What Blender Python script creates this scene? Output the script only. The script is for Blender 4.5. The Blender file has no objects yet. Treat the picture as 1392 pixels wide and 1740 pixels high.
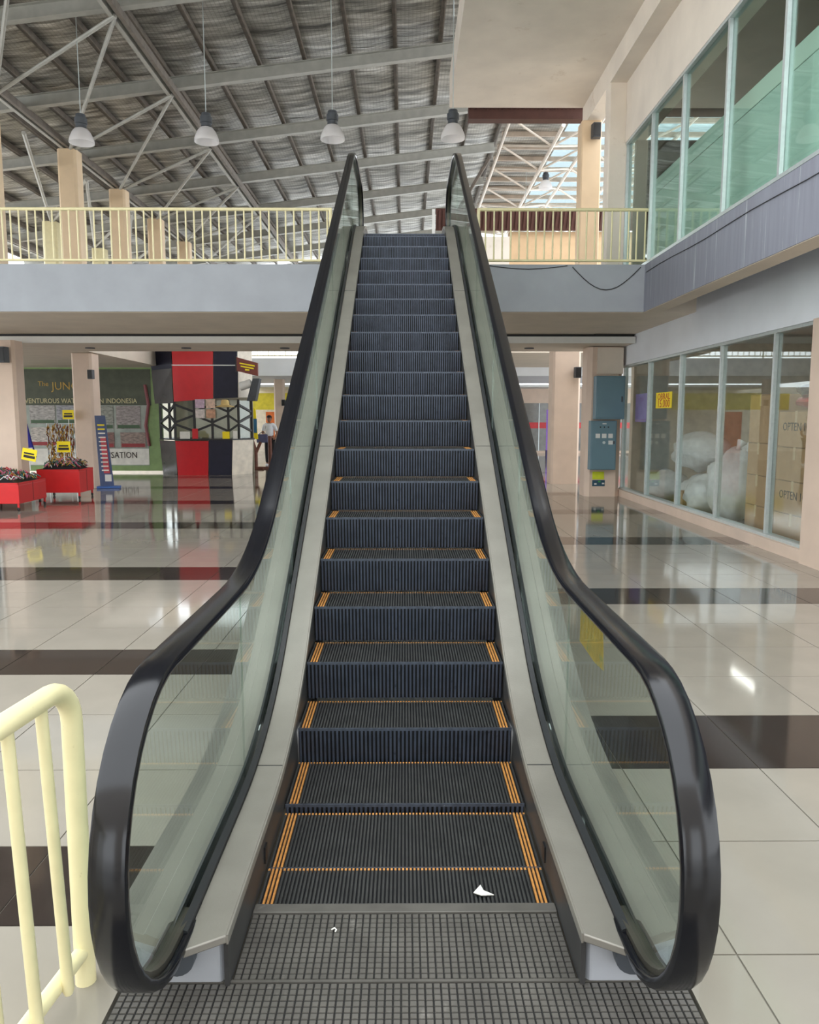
import bpy, bmesh, math, random
from mathutils import Vector, Matrix, noise
random.seed(7)
SC = bpy.context.scene
COL = SC.collection
PI = math.pi
# ------------------------------------------------------------------ camera, sky, exposure
cam = bpy.data.objects.new('camera', bpy.data.cameras.new('camera'))
COL.objects.link(cam)
cam.data.sensor_fit = 'HORIZONTAL'; cam.data.sensor_width = 36
cam.data.lens = 36 * 1320 / 1392
cam.data.clip_start = 0.05; cam.data.clip_end = 300
cam.location = (0, 0, 1.63)
cam.rotation_euler = (PI/2 - math.atan(160/1320), 0, -math.atan(8/1320))
SC.camera = cam
w = bpy.data.worlds.new('sky'); SC.world = w; w.use_nodes = True
bg = w.node_tree.nodes['Background']
bg.inputs[0].default_value = (0.93, 0.97, 1.0, 1); bg.inputs[1].default_value = 1.6
SC.view_settings.view_transform = 'Standard'; SC.view_settings.look = 'None'
SC.view_settings.gamma = 1; SC.view_settings.use_curve_mapping = False
SC.view_settings.exposure = 1.2
try:
    SC.cycles.use_denoising = True
    SC.cycles.max_bounces = 12; SC.cycles.diffuse_bounces = 5; SC.cycles.transparent_max_bounces = 24
    SC.cycles.sample_clamp_indirect = 8
except Exception: pass

# ------------------------------------------------------------------ materials
def srgb(r, g, b):
    f = lambda c: (c/255/12.92) if c/255 <= 0.04045 else ((c/255+0.055)/1.055)**2.4
    return (f(r), f(g), f(b))
MATS = {}
def mat(name, col, rough=0.6, metal=0.0, var=0.12, scale=6, bump=0.0, bscale=60, spec=0.5, stretch=(1,1,1), coat=0.0, dirt=None):
    if name in MATS: return MATS[name]
    m = bpy.data.materials.new(name); m.use_nodes = True
    nt = m.node_tree; N = nt.nodes; L = nt.links
    b = N['Principled BSDF']
    b.inputs['Roughness'].default_value = rough; b.inputs['Metallic'].default_value = metal
    b.inputs['Specular IOR Level'].default_value = spec; b.inputs['Coat Weight'].default_value = coat
    c = srgb(*col)
    tc = N.new('ShaderNodeTexCoord'); mp = N.new('ShaderNodeMapping'); mp.inputs['Scale'].default_value = stretch
    L.new(tc.outputs['Object'], mp.inputs[0])
    nz = N.new('ShaderNodeTexNoise'); nz.inputs['Scale'].default_value = scale; nz.inputs['Detail'].default_value = 6
    L.new(mp.outputs[0], nz.inputs['Vector'])
    rp = N.new('ShaderNodeValToRGB')
    rp.color_ramp.elements[0].position = 0.3; rp.color_ramp.elements[1].position = 0.7
    rp.color_ramp.elements[0].color = tuple(max(0, x*(1-var)) for x in c) + (1,)
    rp.color_ramp.elements[1].color = tuple(min(1, x*(1+var)) for x in c) + (1,)
    L.new(nz.outputs['Fac'], rp.inputs[0])
    out = rp.outputs[0]
    if dirt:
        n2 = N.new('ShaderNodeTexNoise'); n2.inputs['Scale'].default_value = dirt[1]; n2.inputs['Detail'].default_value = 8
        n2.inputs['Roughness'].default_value = 0.7
        mp2 = N.new('ShaderNodeMapping'); mp2.inputs['Scale'].default_value = dirt[3] if len(dirt) > 3 else (1,1,1)
        L.new(tc.outputs['Object'], mp2.inputs[0]); L.new(mp2.outputs[0], n2.inputs['Vector'])
        r2 = N.new('ShaderNodeValToRGB'); r2.color_ramp.elements[0].position = dirt[2]; r2.color_ramp.elements[1].position = dirt[2]+0.12
        L.new(n2.outputs['Fac'], r2.inputs[0])
        mx = N.new('ShaderNodeMix'); mx.data_type = 'RGBA'
        L.new(r2.outputs[0], mx.inputs[0]); L.new(out, mx.inputs[6]); mx.inputs[7].default_value = srgb(*dirt[0]) + (1,)
        out = mx.outputs[2]
    L.new(out, b.inputs['Base Color'])
    if bump:
        n3 = N.new('ShaderNodeTexNoise'); n3.inputs['Scale'].default_value = bscale; n3.inputs['Detail'].default_value = 4
        L.new(mp.outputs[0], n3.inputs['Vector'])
        bp = N.new('ShaderNodeBump'); bp.inputs['Strength'].default_value = bump; bp.inputs['Distance'].default_value = 0.01
        L.new(n3.outputs['Fac'], bp.inputs['Height']); L.new(bp.outputs[0], b.inputs['Normal'])
    MATS[name] = m
    return m
def glass_mat(name, tint, base=0.05, gain=0.9, rough=0.0, power=4.0, film=0.0):
    m = bpy.data.materials.new(name); m.use_nodes = True
    nt = m.node_tree; N = nt.nodes; L = nt.links
    N.remove(N['Principled BSDF'])
    lw = N.new('ShaderNodeLayerWeight'); lw.inputs[0].default_value = 0.5
    pw = N.new('ShaderNodeMath'); pw.operation = 'POWER'; pw.inputs[1].default_value = power
    L.new(lw.outputs['Facing'], pw.inputs[0])
    ma = N.new('ShaderNodeMath'); ma.operation = 'MULTIPLY_ADD'; ma.inputs[1].default_value = gain; ma.inputs[2].default_value = base
    ma.use_clamp = True
    L.new(pw.outputs[0], ma.inputs[0])
    tr = N.new('ShaderNodeBsdfTransparent'); tr.inputs[0].default_value = tint + (1,)
    gl = N.new('ShaderNodeBsdfGlossy'); gl.inputs['Roughness'].default_value = rough; gl.inputs[0].default_value = (0.92, 0.97, 0.95, 1)
    mx = N.new('ShaderNodeMixShader')
    L.new(ma.outputs[0], mx.inputs[0]); L.new(tr.outputs[0], mx.inputs[1]); L.new(gl.outputs[0], mx.inputs[2])
    res = mx.outputs[0]
    if film:
        df = N.new('ShaderNodeBsdfDiffuse'); df.inputs[0].default_value = (0.6, 0.68, 0.66, 1)
        m2 = N.new('ShaderNodeMixShader'); m2.inputs[0].default_value = film
        L.new(res, m2.inputs[1]); L.new(df.outputs[0], m2.inputs[2]); res = m2.outputs[0]
    L.new(res, N['Material Output'].inputs[0])
    MATS[name] = m
    return m
def foil_mat():
    m = bpy.data.materials.new('roof_foil'); m.use_nodes = True
    nt = m.node_tree; N = nt.nodes; L = nt.links; b = N['Principled BSDF']
    g = N.new('ShaderNodeNewGeometry')
    mp = N.new('ShaderNodeMapping'); mp.inputs['Scale'].default_value = (0.9, 6, 3); L.new(g.outputs['Position'], mp.inputs[0])
    n1 = N.new('ShaderNodeTexNoise'); n1.inputs['Scale'].default_value = 1.0; n1.inputs['Detail'].default_value = 7; n1.inputs['Roughness'].default_value = 0.65
    L.new(mp.outputs[0], n1.inputs['Vector'])
    r = N.new('ShaderNodeValToRGB')  # ramp paints the foil's white glints and dark crinkles into its colour
    e = r.color_ramp.elements
    e[0].position = 0.34; e[0].color = srgb(80, 78, 73) + (1,)
    e[1].position = 0.72; e[1].color = srgb(252, 251, 247) + (1,)
    k = r.color_ramp.elements.new(0.52); k.color = srgb(172, 170, 162) + (1,)
    L.new(n1.outputs['Fac'], r.inputs[0])
    # wire mesh under the foil: thin darker lines about every 7 cm
    sx = N.new('ShaderNodeSeparateXYZ'); L.new(g.outputs['Position'], sx.inputs[0])
    def lines(sock, f):
        a = N.new('ShaderNodeMath'); a.operation = 'MULTIPLY'; a.inputs[1].default_value = f; L.new(sock, a.inputs[0])
        q = N.new('ShaderNodeMath'); q.operation = 'FRACT'; L.new(a.outputs[0], q.inputs[0])
        t = N.new('ShaderNodeMath'); t.operation = 'LESS_THAN'; t.inputs[1].default_value = 0.22; L.new(q.outputs[0], t.inputs[0])
        return t.outputs[0]
    mm = N.new('ShaderNodeMath'); mm.operation = 'MAXIMUM'
    L.new(lines(sx.outputs[0], 14), mm.inputs[0]); L.new(lines(sx.outputs[1], 14), mm.inputs[1])
    ml = N.new('ShaderNodeMath'); ml.operation = 'MULTIPLY'; ml.inputs[1].default_value = 0.28; L.new(mm.outputs[0], ml.inputs[0])
    mx = N.new('ShaderNodeMix'); mx.data_type = 'RGBA'
    L.new(ml.outputs[0], mx.inputs[0]); L.new(r.outputs[0], mx.inputs[6]); mx.inputs[7].default_value = srgb(52, 50, 46) + (1,)
    L.new(mx.outputs[2], b.inputs['Base Color'])
    b.inputs['Metallic'].default_value = 0.42; b.inputs['Roughness'].default_value = 0.32
    bp = N.new('ShaderNodeBump'); bp.inputs['Strength'].default_value = 0.9; bp.inputs['Distance'].default_value = 0.05
    L.new(n1.outputs['Fac'], bp.inputs['Height']); L.new(bp.outputs[0], b.inputs['Normal'])
    MATS['roof_foil'] = m
    return m
FOIL = foil_mat()
GL_ESC = glass_mat('balustrade_glass', (0.84, 0.89, 0.865), 0.035, 0.48)
GL_SHOP = glass_mat('shop_glass', (0.93, 0.96, 0.95), 0.05, 0.55)
GL_UP = glass_mat('green_glass', (0.85, 0.93, 0.90), 0.05, 0.6)
GL_SKY = glass_mat('skylight_sheet', (0.51, 0.57, 0.59), 0.03, 0.3, film=0.06)
M_TILE = mat('tile_cream', (150, 144, 133), 0.07, 0, 0.05, 3, spec=0.6)
M_DARK = mat('tile_brown', (52, 45, 41), 0.07, 0, 0.12, 5, spec=0.6)
M_GROUT = mat('grout', (120, 114, 104), 0.8)
M_GRAN = mat('granite_strip', (186, 180, 166), 0.4, 0, 0.2, 90, dirt=((110, 104, 94), 7, 0.62))
M_CREAM = mat('yellow_paint', (226, 216, 172), 0.38, 0, 0.05, 12, dirt=((176, 160, 112), 40, 0.66))
M_PILLAR = mat('pillar_paint', (216, 194, 176), 0.6, 0, 0.05, 3, dirt=((170, 146, 126), 4, 0.68))
M_PEACH = mat('upper_pillar_paint', (226, 200, 166), 0.6, 0, 0.05, 3)
M_CONC = mat('cream_concrete', (228, 218, 205), 0.8, 0, 0.07, 1.6, 0.15, 30, dirt=((200, 184, 164), 1.4, 0.62))
M_GREYF = mat('grey_blue_paint', (150, 154, 160), 0.65, 0, 0.06, 2.5, dirt=((206, 208, 210), 5, 0.72))
M_GREYR = mat('streaked_grey_paint', (138, 140, 152), 0.65, 0, 0.1, 3, stretch=(1, 5, 0.3), dirt=((200, 204, 210), 3, 0.6, (1, 5, 0.15)))
M_WHITEB = mat('pale_blue_wall', (232, 236, 242), 0.6, 0, 0.04, 1.5)
M_SOFF = mat('soffit_beige', (224, 212, 196), 0.8, 0, 0.06, 2)
M_WHITE = mat('white_paint', (226, 226, 222), 0.5, 0, 0.03)
M_ALU = mat('aluminium_frame', (205, 214, 214), 0.35, 0.5, 0.06, 20)
M_RAFT = mat('grey_steel_paint', (176, 176, 170), 0.5, 0.15, 0.1, 5)
M_PURL = mat('brown_steel', (120, 112, 104), 0.6, 0.1, 0.2, 7)
M_TRUSS = mat('white_truss_paint', (222, 212, 200), 0.5, 0, 0.08, 9, dirt=((150, 110, 84), 8, 0.66))
M_SS = mat('brushed_stainless', (138, 133, 125), 0.38, 0.3, 0.1, 4, 0.06, 150, dirt=((128, 124, 118), 3.5, 0.66))
M_SSB = mat('bright_stainless', (200, 204, 212), 0.3, 0.45, 0.08, 4)
M_SKIRT = mat('dark_skirt_steel', (64, 63, 63), 0.42, 0.3, 0.2, 5)
M_RUB = mat('black_rubber', (15, 16, 21), 0.17, 0, 0.15, 8, spec=0.45, dirt=((44, 44, 48), 9, 0.74))
M_GASK = mat('black_gasket', (34, 36, 38), 0.45)
M_TRACK = mat('handrail_track', (96, 92, 84), 0.35, 0.7)
M_CLEAT = mat('step_tread', (58, 58, 57), 0.5, 0.2, 0.25, 9)
M_RISER = mat('step_riser', (70, 77, 92), 0.42, 0.3, 0.22, 12, dirt=((36, 40, 52), 14, 0.6))  # blue in the base colour stands in for sky reflected on the risers
M_NOSE = mat('worn_step_edge', (70, 76, 88), 0.45, 0.3, 0.3, 30, dirt=((206, 206, 202), 34, 0.66))
M_STEPB = mat('step_body', (22, 23, 26), 0.6, 0.3)
M_ORANGE = mat('demarcation_orange', (188, 130, 66), 0.55, 0, 0.25, 40)
M_PLATE = mat('landing_plate', (100, 97, 92), 0.42, 0.3, 0.18, 7, dirt=((150, 146, 140), 4, 0.62))
M_PLATEB = mat('landing_plate_groove', (38, 37, 36), 0.6, 0.4)
M_CLAD = mat('cladding_white', (204, 204, 200), 0.5, 0, 0.04)
M_BLACK = mat('black_plastic', (24, 24, 26), 0.45)
M_DGREY = mat('dark_grey_plastic', (66, 70, 76), 0.5)
M_CABLE = mat('cable', (40, 40, 44), 0.6)
M_METER = mat('meter_box_paint', (104, 134, 146), 0.45, 0, 0.04, 4)
M_YEL = mat('yellow_card', (250, 226, 22), 0.6, 0, 0.03)
M_YSTK = mat('worn_yellow_sticker', (200, 160, 78), 0.6, 0, 0.18, 30, dirt=((150, 152, 110), 22, 0.54))
M_RED = mat('red_panel', (204, 36, 44), 0.3, 0, 0.05)
M_REDB = mat('red_bin', (208, 32, 34), 0.4, 0, 0.05)
M_NAVY = mat('navy_panel', (34, 34, 52), 0.4, spec=0.25)
M_CHAR = mat('charcoal_panel', (66, 60, 58), 0.25, 0, 0.15, 3)
M_IVORY = mat('ivory_panel', (226, 216, 200), 0.35)
M_MAR = mat('maroon_sheet', (82, 50, 44), 0.6, 0, 0.12, 6)
M_TAN = mat('tan_wall', (206, 174, 136), 0.7, 0, 0.05)
M_BOX = mat('cardboard', (184, 148, 110), 0.8, 0, 0.08, 5)
M_TAPE = mat('packing_tape', (200, 172, 132), 0.35)
M_SACK = mat('woven_plastic_sack', (222, 224, 226), 0.42, 0, 0.12, 8, 0.9, 13)
M_INK = mat('printing_ink', (52, 44, 40), 0.7)
M_BLUE = mat('royal_blue_cloth', (44, 44, 150), 0.8)
M_PURP = mat('purple_banner', (150, 112, 206), 0.7, 0, 0.2, 30)
M_GREEN = mat('poster_dark_green', (78, 84, 66), 0.5, 0, 0.2, 4)
M_LGREEN = mat('poster_frame_green', (136, 164, 104), 0.5)
M_SKIN = mat('skin', (150, 104, 80), 0.6)
M_SHIRT = mat('white_shirt', (230, 232, 240), 0.8)
M_PANTS = mat('black_trousers', (28, 26, 30), 0.8)
M_BROWN = mat('brown_timber', (110, 66, 52), 0.6, 0, 0.2, 12)
M_LAMP = mat('prismatic_acrylic', (226, 224, 222), 0.25, 0, 0.04)
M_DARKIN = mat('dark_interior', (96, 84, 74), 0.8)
M_BOARD = mat('partition_board', (206, 222, 212), 0.6, 0, 0.03, 1)
M_YWALL = mat('yellow_wall', (222, 204, 60), 0.6)
M_ORNG = mat('orange_panel', (226, 116, 50), 0.6)
M_PAPER = mat('paper', (232, 230, 222), 0.7)

# ------------------------------------------------------------------ geometry helpers
class G:
    def __init__(s): s.v = []; s.f = []
    def add(s, vs, fs):
        o = len(s.v); s.v += [tuple(q) for q in vs]; s.f += [tuple(i+o for i in q) for q in fs]; return s
    def box(s, x0, x1, y0, y1, z0, z1):
        return s.add([(x0,y0,z0),(x1,y0,z0),(x1,y1,z0),(x0,y1,z0),(x0,y0,z1),(x1,y0,z1),(x1,y1,z1),(x0,y1,z1)],
                     [(0,3,2,1),(4,5,6,7),(0,1,5,4),(1,2,6,5),(2,3,7,6),(3,0,4,7)])
    def obox(s, c, size, m):
        h = [q/2 for q in size]; vs = []
        for z in (-1,1):
            for a, b in ((-1,-1),(1,-1),(1,1),(-1,1)):
                vs.append(Vector(c) + m @ Vector((a*h[0], b*h[1], z*h[2])))
        return s.add(vs, [(0,3,2,1),(4,5,6,7),(0,1,5,4),(1,2,6,5),(2,3,7,6),(3,0,4,7)])
    def beam(s, a, b, wd, ht):
        a, b = Vector(a), Vector(b); d = b-a; L = d.length; d.normalize()
        sx = d.cross(Vector((0,0,1)))
        if sx.length < 1e-4: sx = Vector((1,0,0))
        sx.normalize(); up = sx.cross(d)
        m = Matrix((sx, d, up)).transposed()
        return s.obox((a+b)/2, (wd, L, ht), m)
    def poly(s, pts, r, n=10, closed=False):
        pts = [Vector(p) for p in pts]; rs = r if isinstance(r, (list, tuple)) else [r]*len(pts)
        rings = []; prev = None
        for i, p in enumerate(pts):
            a = pts[i-1] if i > 0 else p; b = pts[i+1] if i < len(pts)-1 else p
            d = (b-a).normalized()
            if prev is None:
                u = d.orthogonal().normalized()
            else:
                u = (prev - d*prev.dot(d)).normalized()
            prev = u; q = d.cross(u)
            rings.append([p + (u*math.cos(2*PI*k/n) + q*math.sin(2*PI*k/n))*rs[i] for k in range(n)])
        vs = [x for rg in rings for x in rg]; fs = []
        for i in range(len(rings)-1):
            for k in range(n):
                fs.append((i*n+k, i*n+(k+1)%n, (i+1)*n+(k+1)%n, (i+1)*n+k))
        fs.append(tuple(range(n-1,-1,-1))); fs.append(tuple((len(rings)-1)*n+k for k in range(n)))
        return s.add(vs, fs)
    def lathe(s, prof, c=(0,0,0), n=24, ripple=0):
        vs = []; fs = []
        for i, (r, z) in enumerate(prof):
            for k in range(n):
                a = 2*PI*k/n; rr = r*(1+(ripple if k % 2 else 0))
                vs.append((c[0]+rr*math.cos(a), c[1]+rr*math.sin(a), c[2]+z))
        for i in range(len(prof)-1):
            for k in range(n):
                fs.append((i*n+k, i*n+(k+1)%n, (i+1)*n+(k+1)%n, (i+1)*n+k))
        if prof[0][0] > 1e-5: fs.append(tuple(range(n-1,-1,-1)))
        if prof[-1][0] > 1e-5: fs.append(tuple((len(prof)-1)*n+k for k in range(n)))
        return s.add(vs, fs)
    def prism(s, pts, axis, a, b):
        n = len(pts)
        def P(q, t): return {'x': (t, q[0], q[1]), 'y': (q[0], t, q[1]), 'z': (q[0], q[1], t)}[axis]
        vs = [P(q, a) for q in pts] + [P(q, b) for q in pts]
        fs = [tuple(range(n)), tuple(range(2*n-1, n-1, -1))] + [(i, (i+1)%n, n+(i+1)%n, n+i) for i in range(n)]
        return s.add(vs, fs)
    def ell(s, c, r, n=14, m=9, lump=0.0, seed=0, rotz=0):
        vs = []; fs = []
        R = Matrix.Rotation(rotz, 3, 'Z')
        for i in range(m+1):
            t = PI*i/m
            for k in range(n):
                a = 2*PI*k/n
                d = Vector((math.sin(t)*math.cos(a), math.sin(t)*math.sin(a), math.cos(t)))
                q = 1 + lump*noise.noise(d*2.2 + Vector((seed*3.1, seed, 0)))
                vs.append(Vector(c) + R @ Vector((d.x*r[0]*q, d.y*r[1]*q, d.z*r[2]*q)))
        for i in range(m):
            for k in range(n):
                fs.append((i*n+k, (i+1)*n+k, (i+1)*n+(k+1)%n, i*n+(k+1)%n))
        return s.add(vs, fs)
    def sweep(s, path, sec, xs=1, shear=None):
        # sec: closed polygon of (x, n) carried along a (y, z) path; n runs along the path's left normal
        n = len(sec); rings = []
        for i, p in enumerate(path):
            a = path[i-1] if i > 0 else p; b = path[i+1] if i < len(path)-1 else p
            d = Vector((b[0]-a[0], b[1]-a[1])).normalized(); nn = (-d.y, d.x)
            ring = []
            for (x, t) in sec:
                sh = shear(abs(x)) if (shear and i == 0) else 0
                ring.append((x*xs, p[0]+nn[0]*t+sh, p[1]+nn[1]*t))
            rings.append(ring)
        vs = [x for rg in rings for x in rg]; fs = []
        for i in range(len(rings)-1):
            for k in range(n):
                fs.append((i*n+k, i*n+(k+1)%n, (i+1)*n+(k+1)%n, (i+1)*n+k))
        fs.append(tuple(range(n))); fs.append(tuple((len(rings)-1)*n+k for k in range(n-1,-1,-1)))
        return s.add(vs, fs)
    def mesh(s, name, smooth=None, clean=True):
        me = bpy.data.meshes.new(name); me.from_pydata(s.v, [], s.f)
        if clean:
            bm = bmesh.new(); bm.from_mesh(me)
            bmesh.ops.remove_doubles(bm, verts=bm.verts, dist=1e-5)
            bmesh.ops.recalc_face_normals(bm, faces=bm.faces); bm.to_mesh(me); bm.free()
        if smooth is not None:
            me.polygons.foreach_set('use_smooth', [True]*len(me.polygons))
            me.set_sharp_from_angle(angle=math.radians(smooth))
        me.update(); return me
def put(name, me, m, parent=None, loc=None, rot=None, bev=0):
    if m is not None and len(me.materials) == 0: me.materials.append(m)
    o = bpy.data.objects.new(name, me); COL.objects.link(o)
    if loc: o.location = loc
    if rot: o.rotation_euler = rot
    if parent: o.parent = parent
    if bev:
        md = o.modifiers.new('bevel', 'BEVEL'); md.width = bev; md.segments = 2; md.limit_method = 'ANGLE'
    return o
def part(name, g, m, parent, smooth=None, bev=0, local=False):
    o = put(name, g.mesh(name, smooth), m, parent, bev=bev)
    if parent is not None and not local and parent.parent is None:
        o.matrix_parent_inverse = parent.matrix_basis.inverted()
    return o
def tag(o, label=None, cat=None, group=None, kind=None):
    if label: o['label'] = label
    if cat: o['category'] = cat
    if group: o['group'] = group
    if kind: o['kind'] = kind
    return o
def thing(name, label, cat, loc=(0,0,0), rz=0, group=None, kind=None):
    o = bpy.data.objects.new(name, None); COL.objects.link(o); o.empty_display_size = 0.1
    o.location = loc; o.rotation_euler = (0,0,rz)
    o.matrix_basis = Matrix.Translation(loc) @ Matrix.Rotation(rz, 4, 'Z')
    return tag(o, label, cat, group, kind)
def struct(name, g, m, label, smooth=None, bev=0):
    o = put(name, g.mesh(name, smooth), m, bev=bev); return tag(o, label, None, None, 'structure')
def solo(name, g, m, label, cat, group=None, smooth=None, bev=0):
    o = put(name, g.mesh(name, smooth), m, bev=bev); return tag(o, label, cat, group)
def dup(root, loc, rz=0, label=None):
    r = root.copy(); COL.objects.link(r); r.matrix_basis = Matrix.Translation(loc) @ Matrix.Rotation(rz, 4, 'Z')
    if label: r['label'] = label
    for ch in list(root.children):
        c = ch.copy(); COL.objects.link(c); c.parent = r
        for q in ch.children:
            d = q.copy(); COL.objects.link(d); d.parent = c
    return r
def text(name, body, size, loc, rot, m, parent=None, sx=1.0):
    cu = bpy.data.curves.new(name, 'FONT'); cu.body = body; cu.size = size; cu.align_x = 'CENTER'; cu.align_y = 'CENTER'; cu.extrude = 0.0012
    cu.resolution_u = 2
    t = bpy.data.objects.new(name, cu); COL.objects.link(t)
    me = bpy.data.meshes.new_from_object(t.evaluated_get(bpy.context.evaluated_depsgraph_get()))
    bpy.data.objects.remove(t); bpy.data.curves.remove(cu)
    me.materials.clear(); me.materials.append(m)
    o = bpy.data.objects.new(name, me); COL.objects.link(o)
    o.location = loc; o.rotation_euler = rot; o.scale = (sx, 1, 1)
    if parent:
        o.parent = parent
        p = parent; mm = Matrix()
        while p: mm = p.matrix_basis @ mm if p.parent is None else (p.matrix_parent_inverse @ p.matrix_basis) @ mm; p = p.parent
        o.matrix_parent_inverse = mm.inverted()
    return o
FR = (PI/2, 0, 0)          # text facing the viewer (-Y)
LF = (PI/2, 0, -PI/2)      # text on a wall, facing -X
def fillet(pts, rad, n=9):
    out = [pts[0]]
    for i in range(1, len(pts)-1):
        p = Vector(pts[i]); a = (Vector(pts[i-1])-p).normalized(); b = (Vector(pts[i+1])-p).normalized()
        r = rad[i-1]
        ang = math.acos(max(-1, min(1, a.dot(b)))); t = r/math.tan(ang/2)
        c = p + (a+b).normalized()*(r/math.sin(ang/2))
        s0 = p+a*t-c; s1 = p+b*t-c
        a0 = math.atan2(s0.y, s0.x); a1 = math.atan2(s1.y, s1.x); da = (a1-a0+PI) % (2*PI) - PI
        for k in range(n+1):
            q = a0+da*k/n; out.append((c.x+r*math.cos(q), c.y+r*math.sin(q)))
    out.append(pts[-1]); return out
UP = 3.97                   # height of the upper floor

# ------------------------------------------------------------------ floor with its tiles
floor = struct('floor', G().box(-24, -0.845, -8, 60, -0.3, -0.005).box(0.845, 12, -8, 60, -0.3, -0.005).box(-0.845, 0.845, -8, 2.0, -0.3, -0.022).box(-0.845, 0.845, 5.0, 60, -0.3, -0.005).box(-0.845, 0.845, 2.0, 5.0, -0.5, -0.45), M_GROUT, 'glossy cream tiled floor with dark brown cross bands')
rowsL = [0.90, 1.02, 1.66, 2.34, 2.81, 3.46, 4.14, 4.82, 5.36, 5.93, 6.6, 7.17, 7.74, 8.43, 9.03, 9.63, 10.23, 10.83, 11.42, 12.14]
darkL = {2.34, 4.82, 7.74, 11.42}
rowsR = [0.90, 1.54, 2.19, 2.83, 3.46, 4.11, 4.755, 5.39, 6.03, 6.69, 7.33, 7.98, 8.63, 9.27, 9.92, 10.56, 11.21, 11.85, 12.5]
darkR = {3.46, 6.69, 9.92}
colsL = [-0.82] + [-1.345 - 0.645*i for i in range(0, 10)]
colsR = [0.82] + [1.015 + 0.645*i for i in range(0, 6)]
colsR.append(4.5)
gp = 0.003
def tile_row(cols, y0, y1, dark):
    meshes = {}
    for a, b in zip(cols[:-1], cols[1:]):
        x0, x1 = min(a, b), max(a, b); wd = round(x1-x0, 3)
        if wd not in meshes:
            meshes[wd] = G().box(-wd/2+gp, wd/2-gp, gp-(y1-y0)/2, (y1-y0)/2-gp, -0.03, 0).mesh('floor_tile')
        put('floor_tile', meshes[wd], M_DARK if dark else M_TILE, floor, ((x0+x1)/2, (y0+y1)/2, 0))
for y0, y1 in zip(rowsL[1:-1], rowsL[2:]): tile_row(colsL, y0, y1, y0 in darkL)
for y0, y1 in zip(rowsR[:-1], rowsR[1:]): tile_row(colsR, y0, y1, y0 in darkR)
far_l, far_d = G(), G()
def fb(g, x0, x1, y0, y1): g.box(x0+gp, x1-gp, y0+gp, y1-gp, -0.03, 0)
xs_l = [colsL[-1] - 0.645*i for i in range(0, 20)][::-1]
for y0, y1 in zip(rowsL[:-1], rowsL[1:]):
    for a, b in zip(xs_l[:-1], xs_l[1:]): fb(far_d if y0 in darkL else far_l, a, b, y0, y1)
xs_a = ([colsL[0]] + [-1.345 - 0.645*i for i in range(0, 30)])[::-1]
xs_b = [colsL[0], colsR[0]] + colsR[1:]
yy = [12.14 + 0.645*i for i in range(1, 45)]
for i, (y0, y1) in enumerate(zip([12.14] + yy[:-1], yy)):
    for a, b in zip(xs_a[:-1], xs_a[1:]): fb(far_d if i % 5 == 4 else far_l, a, b, y0, y1)
for i, (y0, y1) in enumerate(zip([12.5] + [12.5+0.645*k for k in range(1, 44)], [12.5+0.645*k for k in range(1, 45)])):
    for a, b in zip(xs_b[:-1], xs_b[1:]): fb(far_d if i % 5 == 1 else far_l, a, b, y0, y1)
for i in range(40):
    for k in range(8):
        if 12.5+0.645*i > 17: fb(far_l, 4.5+0.645*k, 4.5+0.645*(k+1), 12.5+0.645*i, 12.5+0.645*(i+1))
for y0, y1 in zip(rowsR[:-1], rowsR[1:]):
    if y0 > 5:
        for a, b in ((-0.82, 0.0), (0.0, 0.82)): fb(far_d if y0 in darkR else far_l, a, b, y0, y1)
for i in range(12):
    for k in range(-28, 7): fb(far_d if i % 5 == 3 else far_l, 1.015+0.645*(k-1), 1.015+0.645*k, 0.9-0.645*(i+1), 0.9-0.645*i)
tag(part('far_tiles', far_l, M_TILE, floor), kind='stuff')
tag(part('far_band_tiles', far_d, M_DARK, floor), kind='stuff')
tag(part('granite_border', G().box(-0.98, -0.81, 0.6, 1.9, -0.02, 0.004), M_GRAN, floor), 'speckled pale granite strip beside the landing plate')

# ------------------------------------------------------------------ balconies, walls, soffits
bal = struct('balcony_front', G().prism([(12.3, 3.26), (15.5, 3.26), (15.5, UP), (12.3, UP)], 'x', -14, 3.7), M_GREYF, 'grey painted balcony slab facing the escalator')
part('underside', G().box(-14, 3.7, 12.33, 15.5, 3.252, 3.2595), M_SOFF, bal)
struct('trim_1', G().box(-14, 4.5, 15.44, 17.4, 3.08, 3.20).box(-14, 4.5, 15.5, 17.4, 3.26, UP-0.01), M_SOFF, 'lower beige soffit under the far edge of the balcony')
part('white_strip', G().box(-14, 4.5, 15.40, 15.438, 3.075, 3.2), M_WHITE, bpy.data.objects['trim_1'])
part('gap_shade_strip', G().box(-14, 4.5, 15.52, 15.56, 3.2, 3.26), M_BLACK, bpy.data.objects['trim_1'])  # black strip set in the slot, standing in for its shade
for x in (-6.55, -4.55, -2.5, 2.6):
    part('downlight', G().lathe([(0.10, 3.062), (0.10, 3.078), (0.07, 3.079)], (x, 16.5, 0), 20), M_DGREY, bpy.data.objects['trim_1'], 40)
struct('balcony_right', G().prism([(3.7, 3.26), (3.98, 3.26), (3.98, 3.9), (4.57, 3.9), (4.57, UP), (3.7, UP)], 'y', -4, 12.3), M_GREYR, 'streaky grey edge beam below the upper shop windows')
part('underside', G().box(3.71, 3.975, -4, 12.3, 3.252, 3.2595), M_SOFF, bpy.data.objects['balcony_right'])
struct('balcony_right_return', G().box(3.7, 9, 12.302, 17.4, 3.262, UP), M_SOFF, 'slab behind the corner of the right balcony')
struct('balcony_side', G().box(-16, -7.15, 17.41, 27.6, 3.12, UP), M_SOFF, 'pale slab above the poster wall')
struct('balcony_far', G().box(-7.14, 12, 27.8, 34, 3.1, 3.72), M_WHITEB, 'pale blue far balcony beyond the red kiosk')
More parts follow.
